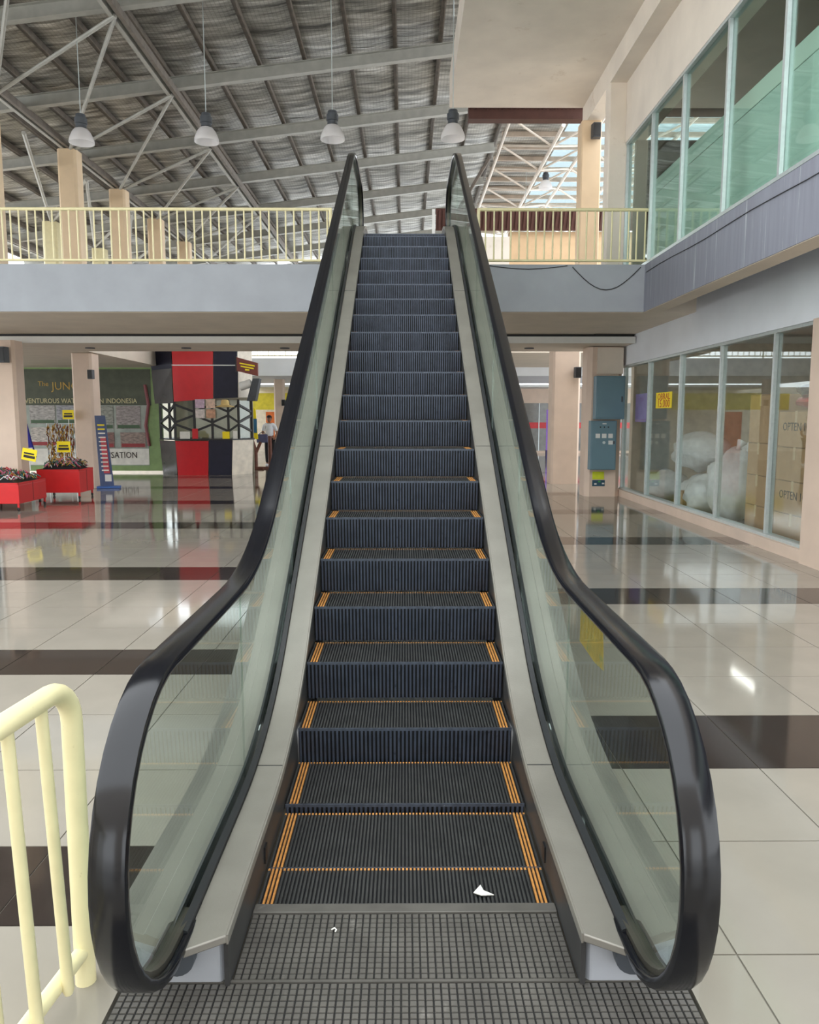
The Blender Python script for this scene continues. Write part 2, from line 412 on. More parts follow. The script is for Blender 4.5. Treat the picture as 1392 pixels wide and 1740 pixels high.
struct('soffit_slab', G().box(0.86, 3.42, 7.0, 15.7, 7.53, 8.12), M_CONC, 'cream concrete ceiling slab hanging over the right side')
struct('trim_2', G().prism([(3.42, 7.16), (3.70, 7.16), (3.70, 8.12), (3.42, 8.12)], 'y', 7.0, 15.7), M_CONC, 'cream edge beam along the top of the right wall')
struct('wall_right_upper', G().box(3.70, 4.0, -4, 13.64, 6.2, 8.12), M_CONC, 'stained cream concrete wall above the upper shop windows')
struct('wall_right_band', G().box(4.52, 4.8, -4, 16.5, 2.70, 3.898), M_WHITEB, 'pale blue wall band above the lower shop window')
struct('baseboard_right', G().box(4.48, 4.8, 8.62, 16.5, 0, 0.14), M_PILLAR, 'pink painted kerb under the lower shop window')
struct('wall_right', G().box(4.45, 4.9, 6.5, 8.62, 0, 2.70), M_PILLAR, 'pink pilaster at the near end of the lower shop window')
fw = G()  # unseen entrance wall, added to give the handrails something to reflect
for a, b in ((-16, -6.5), (-1.6, 0.9), (3.6, 4.9)): fw.box(a, b, -7.3, -7.0, 0, 3.0)
fw.box(-16, 4.9, -7.3, -7.0, 3.0, 8.5)
struct('wall_front_added', fw, M_CONC, 'added plain entrance wall with two wide openings, unseen behind the viewer')
# shop interiors
struct('wall_shop', G().box(9.0, 9.2, 6.5, 17.0, 0, 3.2).box(4.9, 9.0, 6.5, 6.7, 0, 3.2).box(4.9, 9.0, 16.8, 17.0, 0, 3.2), M_IVORY, 'plain inner walls of the lower shop')
struct('ceiling_shop', G().box(4.81, 9.0, 6.5, 17.0, 3.2, 3.255), M_WHITE, 'flat white ceiling of the lower shop')
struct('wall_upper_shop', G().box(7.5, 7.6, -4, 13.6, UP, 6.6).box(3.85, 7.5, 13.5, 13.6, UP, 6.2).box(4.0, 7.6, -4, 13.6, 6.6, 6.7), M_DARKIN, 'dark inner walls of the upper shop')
struct('wall_partition', G().box(4.02, 4.06, -4, 13.3, UP, 5.18).box(4.03, 4.05, -4, 13.3, 5.2, 5.42), M_BOARD, 'pale partition board standing behind the green upper windows')
struct('floor_upper_shop', G().box(4.575, 9, -4, 12.3, 3.9, UP-0.002), M_SOFF, 'floor slab of the upper shop')
# windows
def glazing(name, label, X, ys, z0, z1, gm, t=0.05, d=0.09, midrail=None):
    o = tag(bpy.data.objects.new(name, None), label, None, None, 'structure'); COL.objects.link(o); o.location = (X, ys[0], z0)
    o.matrix_basis = Matrix.Translation(o.location)
    for y in ys:
        part('mullion', G().box(X-d/2, X+d/2, y-t/2, y+t/2, z0+0.04, z1-0.04), M_ALU, o)
    a, b = min(ys), max(ys)
    part('window_head', G().box(X-d/2-0.01, X+d/2+0.01, a-t/2, b+t/2, z1-0.04, z1), M_ALU, o)
    part('window_sill', G().box(X-d/2-0.02, X+d/2+0.02, a-t/2, b+t/2, z0, z0+0.04), M_ALU, o)
    s = sorted(ys)
    for y0, y1 in zip(s[:-1], s[1:]):
        part('pane', G().box(X-0.005, X+0.005, y0+t/2, y1-t/2, z0+0.04, z1-0.04), gm, o)
    return o
glazing('window_1', 'row of green tinted upper shop windows in pale metal frames', 3.76, [13.6, 12.25, 10.93, 9.47, 8.06, 6.7, 5.4, 4.1], UP, 6.2, GL_UP)
glazing('window_2', 'full height lower shop window in pale metal frames on the right', 4.60, [16.35, 14.7, 13.02, 11.36, 9.72, 8.66], 0.14, 2.70, GL_SHOP)

# ------------------------------------------------------------------ pillars
def pillar(x0, x1, y0, y1, z0, z1, m, label, ch=0.05):
    g = G(); c = ch
    g.prism([(x0+c,y0),(x1-c,y0),(x1,y0+c),(x1,y1-c),(x1-c,y1),(x0+c,y1),(x0,y1-c),(x0,y0+c)], 'z', z0, z1)
    return struct('pillar', g, m, label)
pillar(-7.74, -7.3, 14.8, 15.2, 0, 3.07, M_PILLAR, 'pink pillar behind the red bargain bins')
pillar(-7.69, -7.22, 18.2, 18.7, 0, 3.11, M_PILLAR, 'pink pillar beside the tall blue banner')
pillar(3.75, 4.47, 16.1, 16.7, 0, 3.07, M_PILLAR, 'pink pillar carrying the grey blue meter boxes', 0.09)
pillar(3.62, 4.3, 19.2, 19.8, 0, 3.9, M_PILLAR, 'bare pink pillar behind the meter box pillar', 0.05)
pillar(-5.0, -4.62, 30.0, 30.4, 0, 3.09, M_PILLAR, 'slim pillar far behind the person')
for i, (y, lab) in enumerate([(14.45, 'peach upper pillar at the left edge of the picture'), (18.05, 'tallest peach upper pillar below the leftmost lamp'),
                              (21.05, 'second peach upper pillar from the left lamp'), (24.05, 'third peach upper pillar behind the left railing'), (27.05, 'farthest peach upper pillar behind the left railing')]):
    pillar(-7.62, -7.2, y-0.2, y+0.2, UP, 7.475, M_PEACH, lab)
for y, lab in [(22.2, 'pale yellow upper pillar left of the tallest peach pillar'), (25.6, 'short looking pale yellow upper pillar between the peach pillars')]:
    pillar(-9.9, -9.5, y-0.2, y+0.2, UP, 6.95, M_CREAM, lab)
pillar(3.42, 3.82, 13.65, 13.95, UP, 7.16, M_CONC, 'cream upper pillar at the end of the green windows', 0.02)
pillar(3.33, 3.70, 15.3, 15.68, UP, 7.16, M_PEACH, 'peach upper pillar under the end of the concrete ceiling', 0.02)
pillar(-12.3, -11.9, 17.6, 18.0, 0, 3.11, M_PILLAR, 'pink pillar far left beyond the bins')

# ------------------------------------------------------------------ roof
SL = 0.12; A = math.atan(SL)
def zr(x): return 8.5 + SL*x
roof = tag(bpy.data.objects.new('ceiling', None), 'sloping foil insulated metal roof on grey steel rafters', None, None, 'structure'); COL.objects.link(roof)
PX = [-0.19 + 0.87*i for i in range(-15, 4)]       # purlin lines
RY = [12.95 + 3.0*i for i in range(-2, 8)]         # rafter lines
random.seed(3)
def panel_mesh(seed):
    g = G(); nx, ny = 8, 24; W, Ln = 0.87/math.cos(A), 3.0
    for j in range(ny+1):
        for i in range(nx+1):
            u, v = i/nx, j/ny
            zz = -0.035*math.sin(PI*u) + 0.014*noise.noise(Vector((u*1.6+seed*9, v*13, seed)))*math.sin(PI*u) 
            g.v.append(((u-0.5)*W, (v-0.5)*Ln, zz))
    for j in range(ny):
        for i in range(nx):
            a = j*(nx+1)+i; g.f.append((a, a+1, a+nx+2, a+nx+1))
    return g.mesh('insulation_panel', 60, clean=False)
PM = [panel_mesh(s) for s in range(5)]
for j, y0 in enumerate(RY[:-1]):
    if y0 < 9 or y0 > 33: continue
    for i, x0 in enumerate(PX[:-1]):
        xc = x0+0.435
        put('insulation_panel', PM[(i*3+j*7) % 5], FOIL, roof, (xc, y0+1.5, zr(xc)+0.34), (0, -A, 0))
rest = G()
for ya, yb in ((6.95, 9.95),):
    rest.add([(PX[0], ya, zr(PX[0])+0.34), (PX[-1], ya, zr(PX[-1])+0.34), (PX[-1], yb, zr(PX[-1])+0.34), (PX[0], yb, zr(PX[0])+0.34)], [(0,1,2,3)])
tag(part('roof_sheet', rest, FOIL, roof), kind='stuff')
outer = G()
outer.add([(PX[0]-0.3, 6.9, zr(PX[0])+0.40), (PX[-1]+0.1, 6.9, zr(PX[-1])+0.44), (PX[-1]+0.1, 34, zr(PX[-1])+0.44), (PX[0]-0.3, 34, zr(PX[0])+0.40)], [(0,1,2,3)])
part('roof_cladding', outer, M_RAFT, roof)
pm = G().box(-0.03, 0.03, 6.9, 34, 0, 0.13).box(-0.03, 0.05, 6.9, 34, 0, 0.012).mesh('purlin')
for x in PX: put('purlin', pm, M_PURL, roof, (x, 0, zr(x)+0.20))
hw = (PX[-1]-PX[0])/2/math.cos(A); xm = (PX[0]+PX[-1])/2
rm = G().box(-hw, hw, -0.012, 0.012, -0.1, 0.1).box(-hw, hw, -0.07, 0.07, -0.112, -0.10).box(-hw, hw, -0.07, 0.07, 0.10, 0.112).mesh('rafter')
for y in RY: put('rafter', rm, M_RAFT, roof, (xm, y, zr(xm)+0.08), (0, -A, 0))
for x, wd in ((-4.5, 0.2), (-7.42, 0.2), (-12.0, 0.2)):
    for dx in (-0.07, 0.07):
        part('roof_beam', G().box(x+dx-0.035, x+dx+0.035, 7, 33.9, zr(x)-0.13, zr(x)+0.0), M_RAFT if dx < 0 else M_PURL, roof)
cols_y = [9.05+3*k-0.0 for k in range(0, 8)]
for k, yc in enumerate([14.95, 18.05, 21.05, 24.05, 27.05, 30.05]):
    lo = (-7.42, yc, 7.46)
    for yr in (RY[RY.index(min(RY, key=lambda q: abs(q-(yc-5.1))))], RY[RY.index(min(RY, key=lambda q: abs(q-(yc-2.1))))]):
        part('strut', G().poly([lo, (-4.5, yr, zr(-4.5)-0.12)], 0.034, 8), M_RAFT, roof, 40)
        if k > 1: part('strut', G().poly([(-9.7, yc+1.15, 6.95), (-7.42 if yr < yc else -12, yr, zr(-8)-0.4 if yr < yc else zr(-12)-0.1)], 0.04, 8), M_RAFT, roof, 40)
part('tie_rod', G().poly([(1.2, 24.5, 7.2), (2.3, 21.9, 8.6)], 0.05, 8), M_PURL, roof, 40)
# bright truss canopy to the right of the main roof
can = tag(bpy.data.objects.new('ceiling_canopy', None), 'white steel truss canopy with clear sheets at the right', None, None, 'structure'); COL.objects.link(can)
for y in [20.0+1.0*i for i in range(0, 14)]:
    part('purlin', G().box(2.62, 9, y-0.04, y+0.04, 9.16, 9.28), mat('canopy_purlin_paint', (184, 168, 152), 0.5), can)
for i in range(0, 13):
    part('clear_sheet', G().box(4.3, 9, 20.0+i, 21.0+i, 9.285, 9.29), GL_SKY, can)
    part('insulation_panel', G().box(2.5, 4.3, 20.0+i, 21.0+i, 9.285, 9.30), FOIL, can)
def chord(x, z): part('chord', G().poly([(x, 20, z), (x, 33, z)], 0.05, 8), M_TRUSS, can, 40)
for x, z in ((2.66, 9.1), (3.9, 8.75), (5.0, 9.1), (6.2, 8.75), (7.3, 9.1)): chord(x, z)
for i in range(0, 6):
    y = 20.5+2.0*i
    for (xa, za), (xb, zb) in (((2.66, 9.1), (3.9, 8.75)), ((5.0, 9.1), (3.9, 8.75)), ((5.0, 9.1), (6.2, 8.75)), ((7.3, 9.1), (6.2, 8.75))):
        part('web', G().poly([(xa, y, za), (xb, y+1.0, zb)], 0.03, 6), M_TRUSS, can, 40)
        part('web', G().poly([(xb, y+1.0, zb), (xa, y+2.0, za)], 0.03, 6), M_TRUSS, can, 40)
# gutter beneath the slab, awning and walls of the far upper floor
g = G().box(1.25, 3.62, 15.95, 16.2, 7.42, 7.68)
for i in range(30): g.box(1.26+i*0.078, 1.30+i*0.078, 15.92, 15.95, 7.6, 7.7)
struct('trim_3', g, M_MAR, 'maroon metal gutter beneath the far edge of the concrete ceiling')
struct('wall_back_upper', G().box(2.9, 8.0, 22.3, 22.6, UP, 6.75).box(2.9, 8.0, 22.28, 22.3, 5.0, 5.06), M_TAN, 'tan wall of the far upper floor behind the right railing')
struct('wall_back_pale', G().box(1.95, 2.9, 22.2, 22.5, UP, 6.6), M_CONC, 'pale wall end beside the tan upper wall')
aw = G()
for i in range(64): aw.obox((0.95+i*0.11, 21.9, 6.98), (0.06, 0.5, 0.04), Matrix.Rotation(math.radians(-55), 3, 'X'))
aw.obox((4.4, 21.92, 6.98), (7.1, 0.6, 0.02), Matrix.Rotation(math.radians(-55), 3, 'X')).box(0.85, 7.95, 22.05, 22.2, 7.2, 7.3)
struct('trim_4', aw, M_MAR, 'dark maroon corrugated awning on the far upper wall')
struct('floor_back_upper', G().box(0.8, 9, 21.6, 27.79, 3.4, UP-0.01), M_SOFF, 'slab of the far upper floor at the right')
struct('trim_5', G().box(0.74, 0.82, 21.7, 21.8, UP, 7.2), M_WHITE, 'thin white post at the end of the maroon awning')
# far ground-floor walls
struct('wall_back', G().box(-24, 12, 38, 38.3, 0, 3.1), M_IVORY, 'pale back wall of the far shops')
struct('ceiling_far', G().box(-7.0, 12, 34, 38, 2.95, 3.05), M_WHITE, 'white ceiling in front of the far shops')
struct('wall_yellow', G().box(-8.5, -2.5, 36.0, 36.2, 2.0, 2.75), M_YWALL, 'yellow shop band far behind the kiosk')
solo('shop_panel', G().box(-6.4, -5.6, 36.1, 36.15, 0.0, 1.9), M_ORNG, 'orange shop panel far behind the kiosk', 'panel')
ws = tag(bpy.data.objects.new('window_3', None), 'grey glass front of the far shop with a red stripe', None, None, 'structure'); COL.objects.link(ws)
for i in range(6):
    part('pane', G().box(3.0+i*1.6, 4.56+i*1.6, 35.98, 36.0, 0.12, 2.3), mat('far_glass', (118, 118, 114), 0.1), ws)
    part('stripe', G().box(3.0+i*1.6, 4.56+i*1.6, 35.965, 35.98, 1.15, 1.42), M_RED, ws)
    part('mullion', G().box(4.56+i*1.6, 4.6+i*1.6, 35.95, 36.02, 0.12, 2.3), M_ALU, ws)
struct('wall_far_shop', G().box(2.9, 12, 35.95, 36.2, 2.3, 2.95).box(2.9, 12, 35.9, 36.2, 0, 0.12), M_PILLAR, 'pink wall around the far shop front')

# ------------------------------------------------------------------ railings
def railing(name, label, x0, x1, y, z, h, sp, posts, hook=None):
    t = thing(name, label, 'railing', ((x0+x1)/2, y, z))
    if hook == 'right':
        pts = fillet([(x0, z+h), (x1, z+h), (x1, z)], [0.08], 6)
        part('top_rail', G().poly([(a, y, b) for a, b in pts], 0.026, 10), M_CREAM, t, 50)
    else:
        part('top_rail', G().poly([(x0, y, z+h), (x1, y, z+h)], 0.026, 10), M_CREAM, t, 50)
    part('bottom_rail', G().poly([(x0, y, z+0.08), (x1, y, z+0.08)], 0.02, 10), M_CREAM, t, 50)
    me = G().poly([(0,0,z+0.09), (0,0,z+h-0.01)], 0.013, 8).mesh('baluster', 50)
    x = x0+sp
    while x < x1-0.05:
        o = put('baluster', me, M_CREAM, t); o.matrix_parent_inverse = t.matrix_basis.inverted(); o.location = (x, y, 0)
        x += sp
    for px in posts:
        part('post', G().poly([(px, y, z), (px, y, z+h)], 0.026, 10), M_CREAM, t, 50)
    return t
railing('balcony_railing', 'long pale yellow balcony railing left of the escalator', -9.0, -1.12, 12.42, UP, 0.84, 0.128, [-9.0, -1.14])
railing('balcony_railing', 'short pale yellow balcony railing right of the escalator', 1.12, 3.82, 12.42, UP, 0.84, 0.13, [1.14], 'right')
railing('balcony_railing', 'tiny yellow railing on the far pale blue balcony', -7.0, 3.4, 27.9, 3.72, 0.8, 0.2, [-7.0, -3.5, 0, 3.4])
# stair railing in the near left corner
t = thing('handrail_fence', 'pale yellow tube railing in the near left corner', 'railing', (-0.93, 2.1, 0))
dx = 0.10
def rp(y): return -0.93 - (2.1-y)*dx
top = [(rp(0.6), 0.6, 0.90), (rp(1.98), 1.98, 0.90)]
for k in range(1, 7):
    a = PI/2*k/6; top.append((rp(1.98+0.11*math.sin(a)), 1.98+0.11*math.sin(a), 0.79+0.11*math.cos(a)))
top.append((rp(2.09), 2.09, 0.0))
part('top_rail', G().poly(top, 0.029, 16), M_CREAM, t, 50)
part('bottom_rail', G().poly([(rp(0.6), 0.6, 0.10), (rp(2.09), 2.09, 0.10)], 0.022, 14), M_CREAM, t, 50)
for k in range(9):
    y = 1.945 - 0.145*k
    part('baluster', G().poly([(rp(y)+0.03, y, 0.075), (rp(y)+0.03, y, 0.09), (rp(y), y, 0.885)], [0.011, 0.016, 0.016], 12), M_CREAM, t, 50)

# ------------------------------------------------------------------ escalator
esc = thing('escalator', 'stopped escalator with dark ribbed steps, glass sides and black handrails', 'escalator', (0, 2.1, 0))
T = 1/math.sqrt(3)
DECK = fillet([(2.05, 0.17), (3.42, 0.17), (10.30, 4.14), (12.30, 4.14)], [2.2, 2.2])
r0, cz = 0.425, 0.575
RAIL = [(2.34, 0.12), (2.16, 0.135)] + [(2.0 - r0*math.sin(a), cz - r0*math.cos(a)) for a in [PI*k/20 for k in range(21)]]
RAIL += fillet([(2.3, 1.0), (3.28, 1.0), (10.16, 4.97), (11.5, 4.97)], [1.6, 1.6])
RAIL += [(11.6 + r0*math.sin(a), UP+cz + r0*math.cos(a)) for a in [PI*k/20 for k in range(21)]]
RAIL += [(11.4, UP+0.135), (11.25, UP+0.12)]
rail_sec = [(0.0425, -0.012), (0.040, -0.004), (0.030, 0), (-0.030, 0), (-0.040, -0.004), (-0.0425, -0.012), (-0.0425, -0.026), (-0.038, -0.031), (-0.022, -0.031), (-0.022, -0.02), (0.022, -0.02), (0.022, -0.031), (0.038, -0.031), (0.0425, -0.026)]
def interp(path, y):
    for a, b in zip(path[:-1], path[1:]):
        if a[0] <= y <= b[0] and b[0] > a[0]: return a[1]+(b[1]-a[1])*(y-a[0])/(b[0]-a[0])
    return path[-1][1] if y > path[-1][0] else path[0][1]
TOPP = fillet([(2.0, 1.0), (3.28, 1.0), (10.16, 4.97), (11.6, 4.97)], [1.6, 1.6])
def gtop(y):
    r = r0-0.035
    if y < 2.0: return cz + math.sqrt(max(0, r*r-(2.0-y)**2))
    if y > 11.6: return UP+cz + math.sqrt(max(0, r*r-(y-11.6)**2))
    return interp(TOPP, y)-0.035
def gbot(y):
    r = r0-0.035
    if y < 2.0: return cz - math.sqrt(max(0, r*r-(2.0-y)**2))
    if y < 2.12: return 0.185
    if y > 11.6: return UP+cz - math.sqrt(max(0, r*r-(y-11.6)**2))
    return interp(DECK, y)+0.005
for s, side in ((1, 'right'), (-1, 'left')):
    hr = part('handrail', G().sweep(RAIL, [(x+0.65*s, n) for x, n in rail_sec]), M_RUB, esc, 50); tag(hr, 'black rubber handrail')
    part('guide_track', G().sweep(RAIL[1:-1], [(0.65*s-0.020, -0.021), (0.65*s+0.020, -0.021), (0.65*s+0.020, -0.045), (0.65*s-0.020, -0.045)]), M_TRACK, hr, 40)
    ide = part('inner_deck', G().sweep(DECK, [(0.508*s, 0), (0.618*s, 0), (0.618*s, -0.025), (0.508*s, -0.025)], shear=lambda x: -(x-0.508)*0.6), M_SS, esc, 30, bev=0.004)
    part('deck_edge', G().sweep(DECK, [(0.5035*s, 0.001), (0.509*s, 0.001), (0.509*s, -0.028), (0.5035*s, -0.028)]), M_SS, ide, 30)
    for y in (3.1, 5.6, 8.2): 
        z = interp(DECK, y); part('deck_joint', G().beam((0.512*s, y, z+0.0005), (0.616*s, y, z+0.0005), 0.003, 0.003), M_GASK, ide)
    part('gasket', G().sweep(DECK, [(0.6185*s, 0.012), (0.640*s, 0.02), (0.640*s, -0.03), (0.6185*s, -0.03)]), M_GASK, esc, 30)
    part('gasket', G().sweep(DECK, [(0.660*s, 0.02), (0.672*s, 0.012), (0.672*s, -0.03), (0.660*s, -0.03)]), M_GASK, esc, 30)
    part('outer_deck', G().sweep(DECK, [(0.6725*s, 0), (0.74*s, 0.006), (0.745*s, 0), (0.86*s, 0), (0.86*s, -0.025), (0.6725*s, -0.025)], shear=lambda x: (x-0.74)*0.4), M_SS, esc, 30)
    # skirt panels (between decks and steps)
    sk = [(y, z-0.026) for y, z in DECK]
    cuts = [2.06, 4.2, 6.4, 8.6, 10.4, 12.3]
    for a, b in zip(cuts[:-1], cuts[1:]):
        ys = [a+(b-a)*k/24 for k in range(25)]
        poly = [(y+0.002, interp(sk, y)) for y in ys] + [(y+0.002, max(0.0, interp(sk, y)-0.62) if y > 2.45 else 0.0) for y in ys[::-1]]
        part('skirt_panel', G().prism(poly, 'x', 0.506*s, 0.520*s), M_SKIRT, esc)
    # newel box under the deck end
    part('newel_skirt', G().prism([(0.521, 2.09), (0.535, 2.075), (0.85, 2.075), (0.855, 2.09), (0.855, 2.45), (0.521, 2.45)] if s > 0 else
                                  [(-0.521, 2.09), (-0.535, 2.075), (-0.85, 2.075), (-0.855, 2.09), (-0.855, 2.45), (-0.521, 2.45)], 'z', 0.0, 0.142), M_SSB, esc, bev=0.006)
    part('inlet_boot', G().poly([(0.65*s, 2.12, 0.115), (0.645*s, 2.05, 0.11), (0.64*s, 2.02, 0.108)], [0.05, 0.05, 0.044], 18), M_DGREY, esc, 50)
    # glass
    gc = [1.613, 3.0, 4.4, 5.8, 7.2, 8.6, 10.0, 11.985]
    for a, b in zip(gc[:-1], gc[1:]):
        n = 40; ys = [a+0.003+(b-a-0.006)*k/n for k in range(n+1)]
        poly = [(y, gtop(y)) for y in ys] + [(y, gbot(y)) for y in ys[::-1]]
        part('glass_panel', G().prism(poly, 'x', 0.645*s, 0.655*s), GL_ESC, esc)
    # outer cladding
    ys = [2.08+(12.3-2.08)*k/60 for k in range(61)]
    BOT = fillet([(2.0, 0.0), (4.95, 0.0), (10.3, 3.09), (12.3, 3.09)], [1.0, 1.0])
    poly = [(y, interp(DECK, y)-0.025) for y in ys] + [(y, interp(BOT, y)) for y in ys[::-1]]
    part('side_cladding', G().prism(poly, 'x', 0.845*s, 0.86*s), M_CLAD, esc)
    part('skirt_switch', G().box(min(0.500*s, 0.506*s), max(0.500*s, 0.506*s), 2.62, 2.66, 0.04, 0.10), M_BLACK, esc)
part('underside', G().sweep([(y, interp(BOT, y)+0.01) for y in [4.0+8.3*k/50 for k in range(51)]], [(-0.845, 0), (0.845, 0), (0.845, -0.01), (-0.845, -0.01)]), M_CLAD, esc, 30)
# steps
WST = 0.5; NC = 72; pit = 2*WST/NC
def step_meshes(depth, rh):
    body = G().box(-WST, WST, 0.006, depth, -0.03, -0.009).prism([(0.006, -0.009), (0.02, -0.009), (0.05, -rh), (0.03, -rh)], 'x', -WST, WST)
    tr, ri, ora = G(), G(), G()
    for i in range(NC):
        x0 = -WST + i*pit + pit*0.22; x1 = x0 + pit*0.52
        edge = i in (1, 2, 3, NC-2, NC-3, NC-4)
        if edge: ora.box(x0, x1, 0.004, depth, -0.010, 0)
        else:
            tr.box(x0, x1, 0.004, depth-0.014, -0.010, 0)
            ora.box(x0, x1, depth-0.014, depth, -0.010, 0)
    nr = 52; pr = 2*WST/nr
    for i in range(nr):
        x0 = -WST + i*pr + pr*0.22
        ri.prism([(-0.002, -0.013), (0.008, -0.013), (0.032, -rh), (0.022, -rh)], 'x', x0, x0+pr*0.5)
    nose = G().box(-WST, WST, -0.001, 0.007, -0.014, -0.0015)
    return [q.mesh(n, None) for q, n in ((body, 'step_body'), (tr, 'tread_cleats'), (ri, 'riser_cleats'), (ora, 'demarcation_line'), (nose, 'step_nose'))]
SF = step_meshes(0.395, 0.2); SI = step_meshes(0.346, 0.2)
NOSE = [(2.262, 0.0), (2.66, 0.0), (3.075, 0.03), (3.487, 0.19)] + [(3.843+0.352*k, 0.394+0.203*k) for k in range(0, 17)] + [(9.83, 3.84), (10.2, 3.95), (10.6, UP)]
for (y, z) in NOSE:
    if y > 9.6 and (y, z) in NOSE[-3:] or y < 9.6:
        flat = y < 3.4 or y > 9.8
        B, Tm, Rm, Om, Nm = SF if flat else SI
        st = put('step', B, M_STEPB, esc); st.matrix_parent_inverse = esc.matrix_basis.inverted(); st.location = (0, y, z)
        put('tread_cleats', Tm, M_CLEAT, st); put('riser_cleats', Rm, M_RISER, st); put('demarcation_line', Om, M_ORANGE, st); put('step_nose', Nm, M_NOSE, st)
# comb, landing plates
def plate(x0, x1, y0, y1, z, pt, name):
    o = part(name, G().box(x0, x1, y0, y1, z-0.02, z-0.003), M_PLATEB, esc)
    nx = int(round((x1-x0)/pt)); ny = int(round((y1-y0)/pt)); ax = (x1-x0)/nx; ay = (y1-y0)/ny; g = G(); e = 0.0022
    for i in range(nx):
        for j in range(ny):
            a, b, c, d = x0+i*ax+e, x0+(i+1)*ax-e, y0+j*ay+e, y0+(j+1)*ay-e
            g.add([(a,c,z-0.003),(b,c,z-0.003),(b,d,z-0.003),(a,d,z-0.003),(a+.001,c+.001,z),(b-.001,c+.001,z),(b-.001,d-.001,z),(a+.001,d-.001,z)],
                  [(4,5,6,7),(0,1,5,4),(1,2,6,5),(2,3,7,6),(3,0,4,7)])
    tag(part('plate_squares', g, M_PLATE, o), kind='stuff'); return o
plate(-0.502, 0.502, 2.085, 2.385, 0.006, 0.0228, 'landing_plate')
plate(-0.812, 0.812, 1.0, 2.072, 0.004, 0.0228, 'landing_plate')
cb = part('comb_plate', G().box(-0.502, 0.502, 2.386, 2.432, -0.004, 0.012), M_PLATE, esc, bev=0.002)
g = G()
for i in range(NC):
    x0 = -WST + i*pit - pit*0.16; g.prism([(2.43, -0.006), (2.43, 0.010), (2.458, -0.006)], 'x', x0, x0+pit*0.3)
part('comb_teeth', g, M_PLATE, cb)
part('upper_landing_plate', G().box(-0.502, 0.502, 10.98, 12.3, UP-0.02, UP+0.004), M_PLATE, esc)
part('plate_seam', G().box(-0.84, 0.84, 2.0735, 2.0835, -0.002, 0.0065), M_PLATE, esc)
stk = part('warning_sticker', G().prism([(2.48, 0.80), (2.60, 0.79), (2.83, 0.80), (2.83, 0.935), (2.50, 0.93)], 'x', 0.6555, 0.6565), M_YSTK, esc); tag(stk, 'worn yellow warning sticker on the right glass')

# litter
g = G().add([(0.235,2.49,0.012),(0.262,2.525,0.018),(0.27,2.50,0.014),(0.305,2.485,0.007),(0.262,2.478,0.01),
             (0.235,2.49,0.009),(0.262,2.525,0.015),(0.27,2.50,0.011),(0.305,2.485,0.004),(0.262,2.478,0.007)],
            [(0,1,2,4),(4,2,3),(9,7,6,5),(8,7,9),(0,5,6,1),(1,6,7,2),(2,7,8,3),(3,8,9,4),(4,9,5,0)])
solo('paper_scrap', g, M_PAPER, 'torn white paper scrap lying on the lowest step', 'litter')
solo('paper_curl', G().poly([(-0.235, 2.30, 0.010), (-0.225, 2.303, 0.014), (-0.219, 2.297, 0.012), (-0.222, 2.29, 0.010)], 0.0025, 6), M_PAPER, 'tiny curl of white litter on the landing plate', 'litter')

# ------------------------------------------------------------------ pendant lamps
def lamp(loc, label, ztop, s=1.0):
    t = thing('pendant_lamp', label, 'lamp', loc, 0, 'bell shaped pendant lamps')
    cap = part('lamp_cap', G().lathe([(0.03*s, 0.46*s), (0.075*s, 0.45*s), (0.08*s, 0.40*s), (0.10*s, 0.39*s), (0.10*s, 0.30*s), (0.085*s, 0.29*s), (0.085*s, 0.24*s), (0.07*s, 0.235*s)], (0,0,0), 20), M_DGREY, t, 40, local=True)
    part('lamp_shade', G().lathe([(0.07*s, 0.235*s), (0.105*s, 0.22*s), (0.145*s, 0.17*s), (0.178*s, 0.10*s), (0.192*s, 0.06*s), (0.196*s, 0.05*s), (0.20*s, 0.0), (0.19*s, 0.0), (0.186*s, 0.05*s), (0.17*s, 0.10*s), (0.135*s, 0.165*s), (0.095*s, 0.21*s), (0.05*s, 0.22*s)], (0,0,0), 48, 0.012), GLAMP, t, 60, local=True)
    part('bulb', G().ell((0,0,0.15*s), (0.04*s, 0.04*s, 0.075*s)), M_LAMP, t, 80, local=True)
    part('cord', G().poly([(0,0,0.46*s), (0,0,ztop-loc[2])], 0.008, 6), M_ALU, t, 40, local=True)
    return t
GLAMP = bpy.data.materials.new('lamp_acrylic'); GLAMP.use_nodes = True
_n = GLAMP.node_tree.nodes; _b = _n['Principled BSDF']
_b.inputs['Base Color'].default_value = (0.82, 0.80, 0.80, 1); _b.inputs['Roughness'].default_value = 0.2
_tr = _n.new('ShaderNodeBsdfTranslucent'); _tr.inputs[0].default_value = (0.96, 0.95, 0.95, 1)
_mx = _n.new('ShaderNodeMixShader'); _mx.inputs[0].default_value = 0.65
GLAMP.node_tree.links.new(_b.outputs[0], _mx.inputs[1]); GLAMP.node_tree.links.new(_tr.outputs[0], _mx.inputs[2])
GLAMP.node_tree.links.new(_mx.outputs[0], _n['Material Output'].inputs[0])
lamp((-5.33, 13.5, 6.13), 'bell pendant lamp above the leftmost pillar, first of the row of four', zr(-5.33)+0.31)
lamp((-3.27, 13.5, 6.15), 'bell pendant lamp above the left railing, second of the row of four', zr(-3.27)+0.31)
lamp((-1.19, 13.5, 6.19), 'bell pendant lamp just left of the escalator top, third of the row', zr(-1.19)+0.31)
lamp((0.80, 13.5, 6.21), 'bell pendant lamp at the corner of the concrete ceiling slab', zr(0.8)+0.31)
lamp((4.18, 24, 8.38), 'pendant lamp hanging before the white truss canopy', 9.2, 1.0)
lamp((3.75, 25, 7.5), 'pale pendant lamp seen through the right balcony railing', 9.2, 1.25)

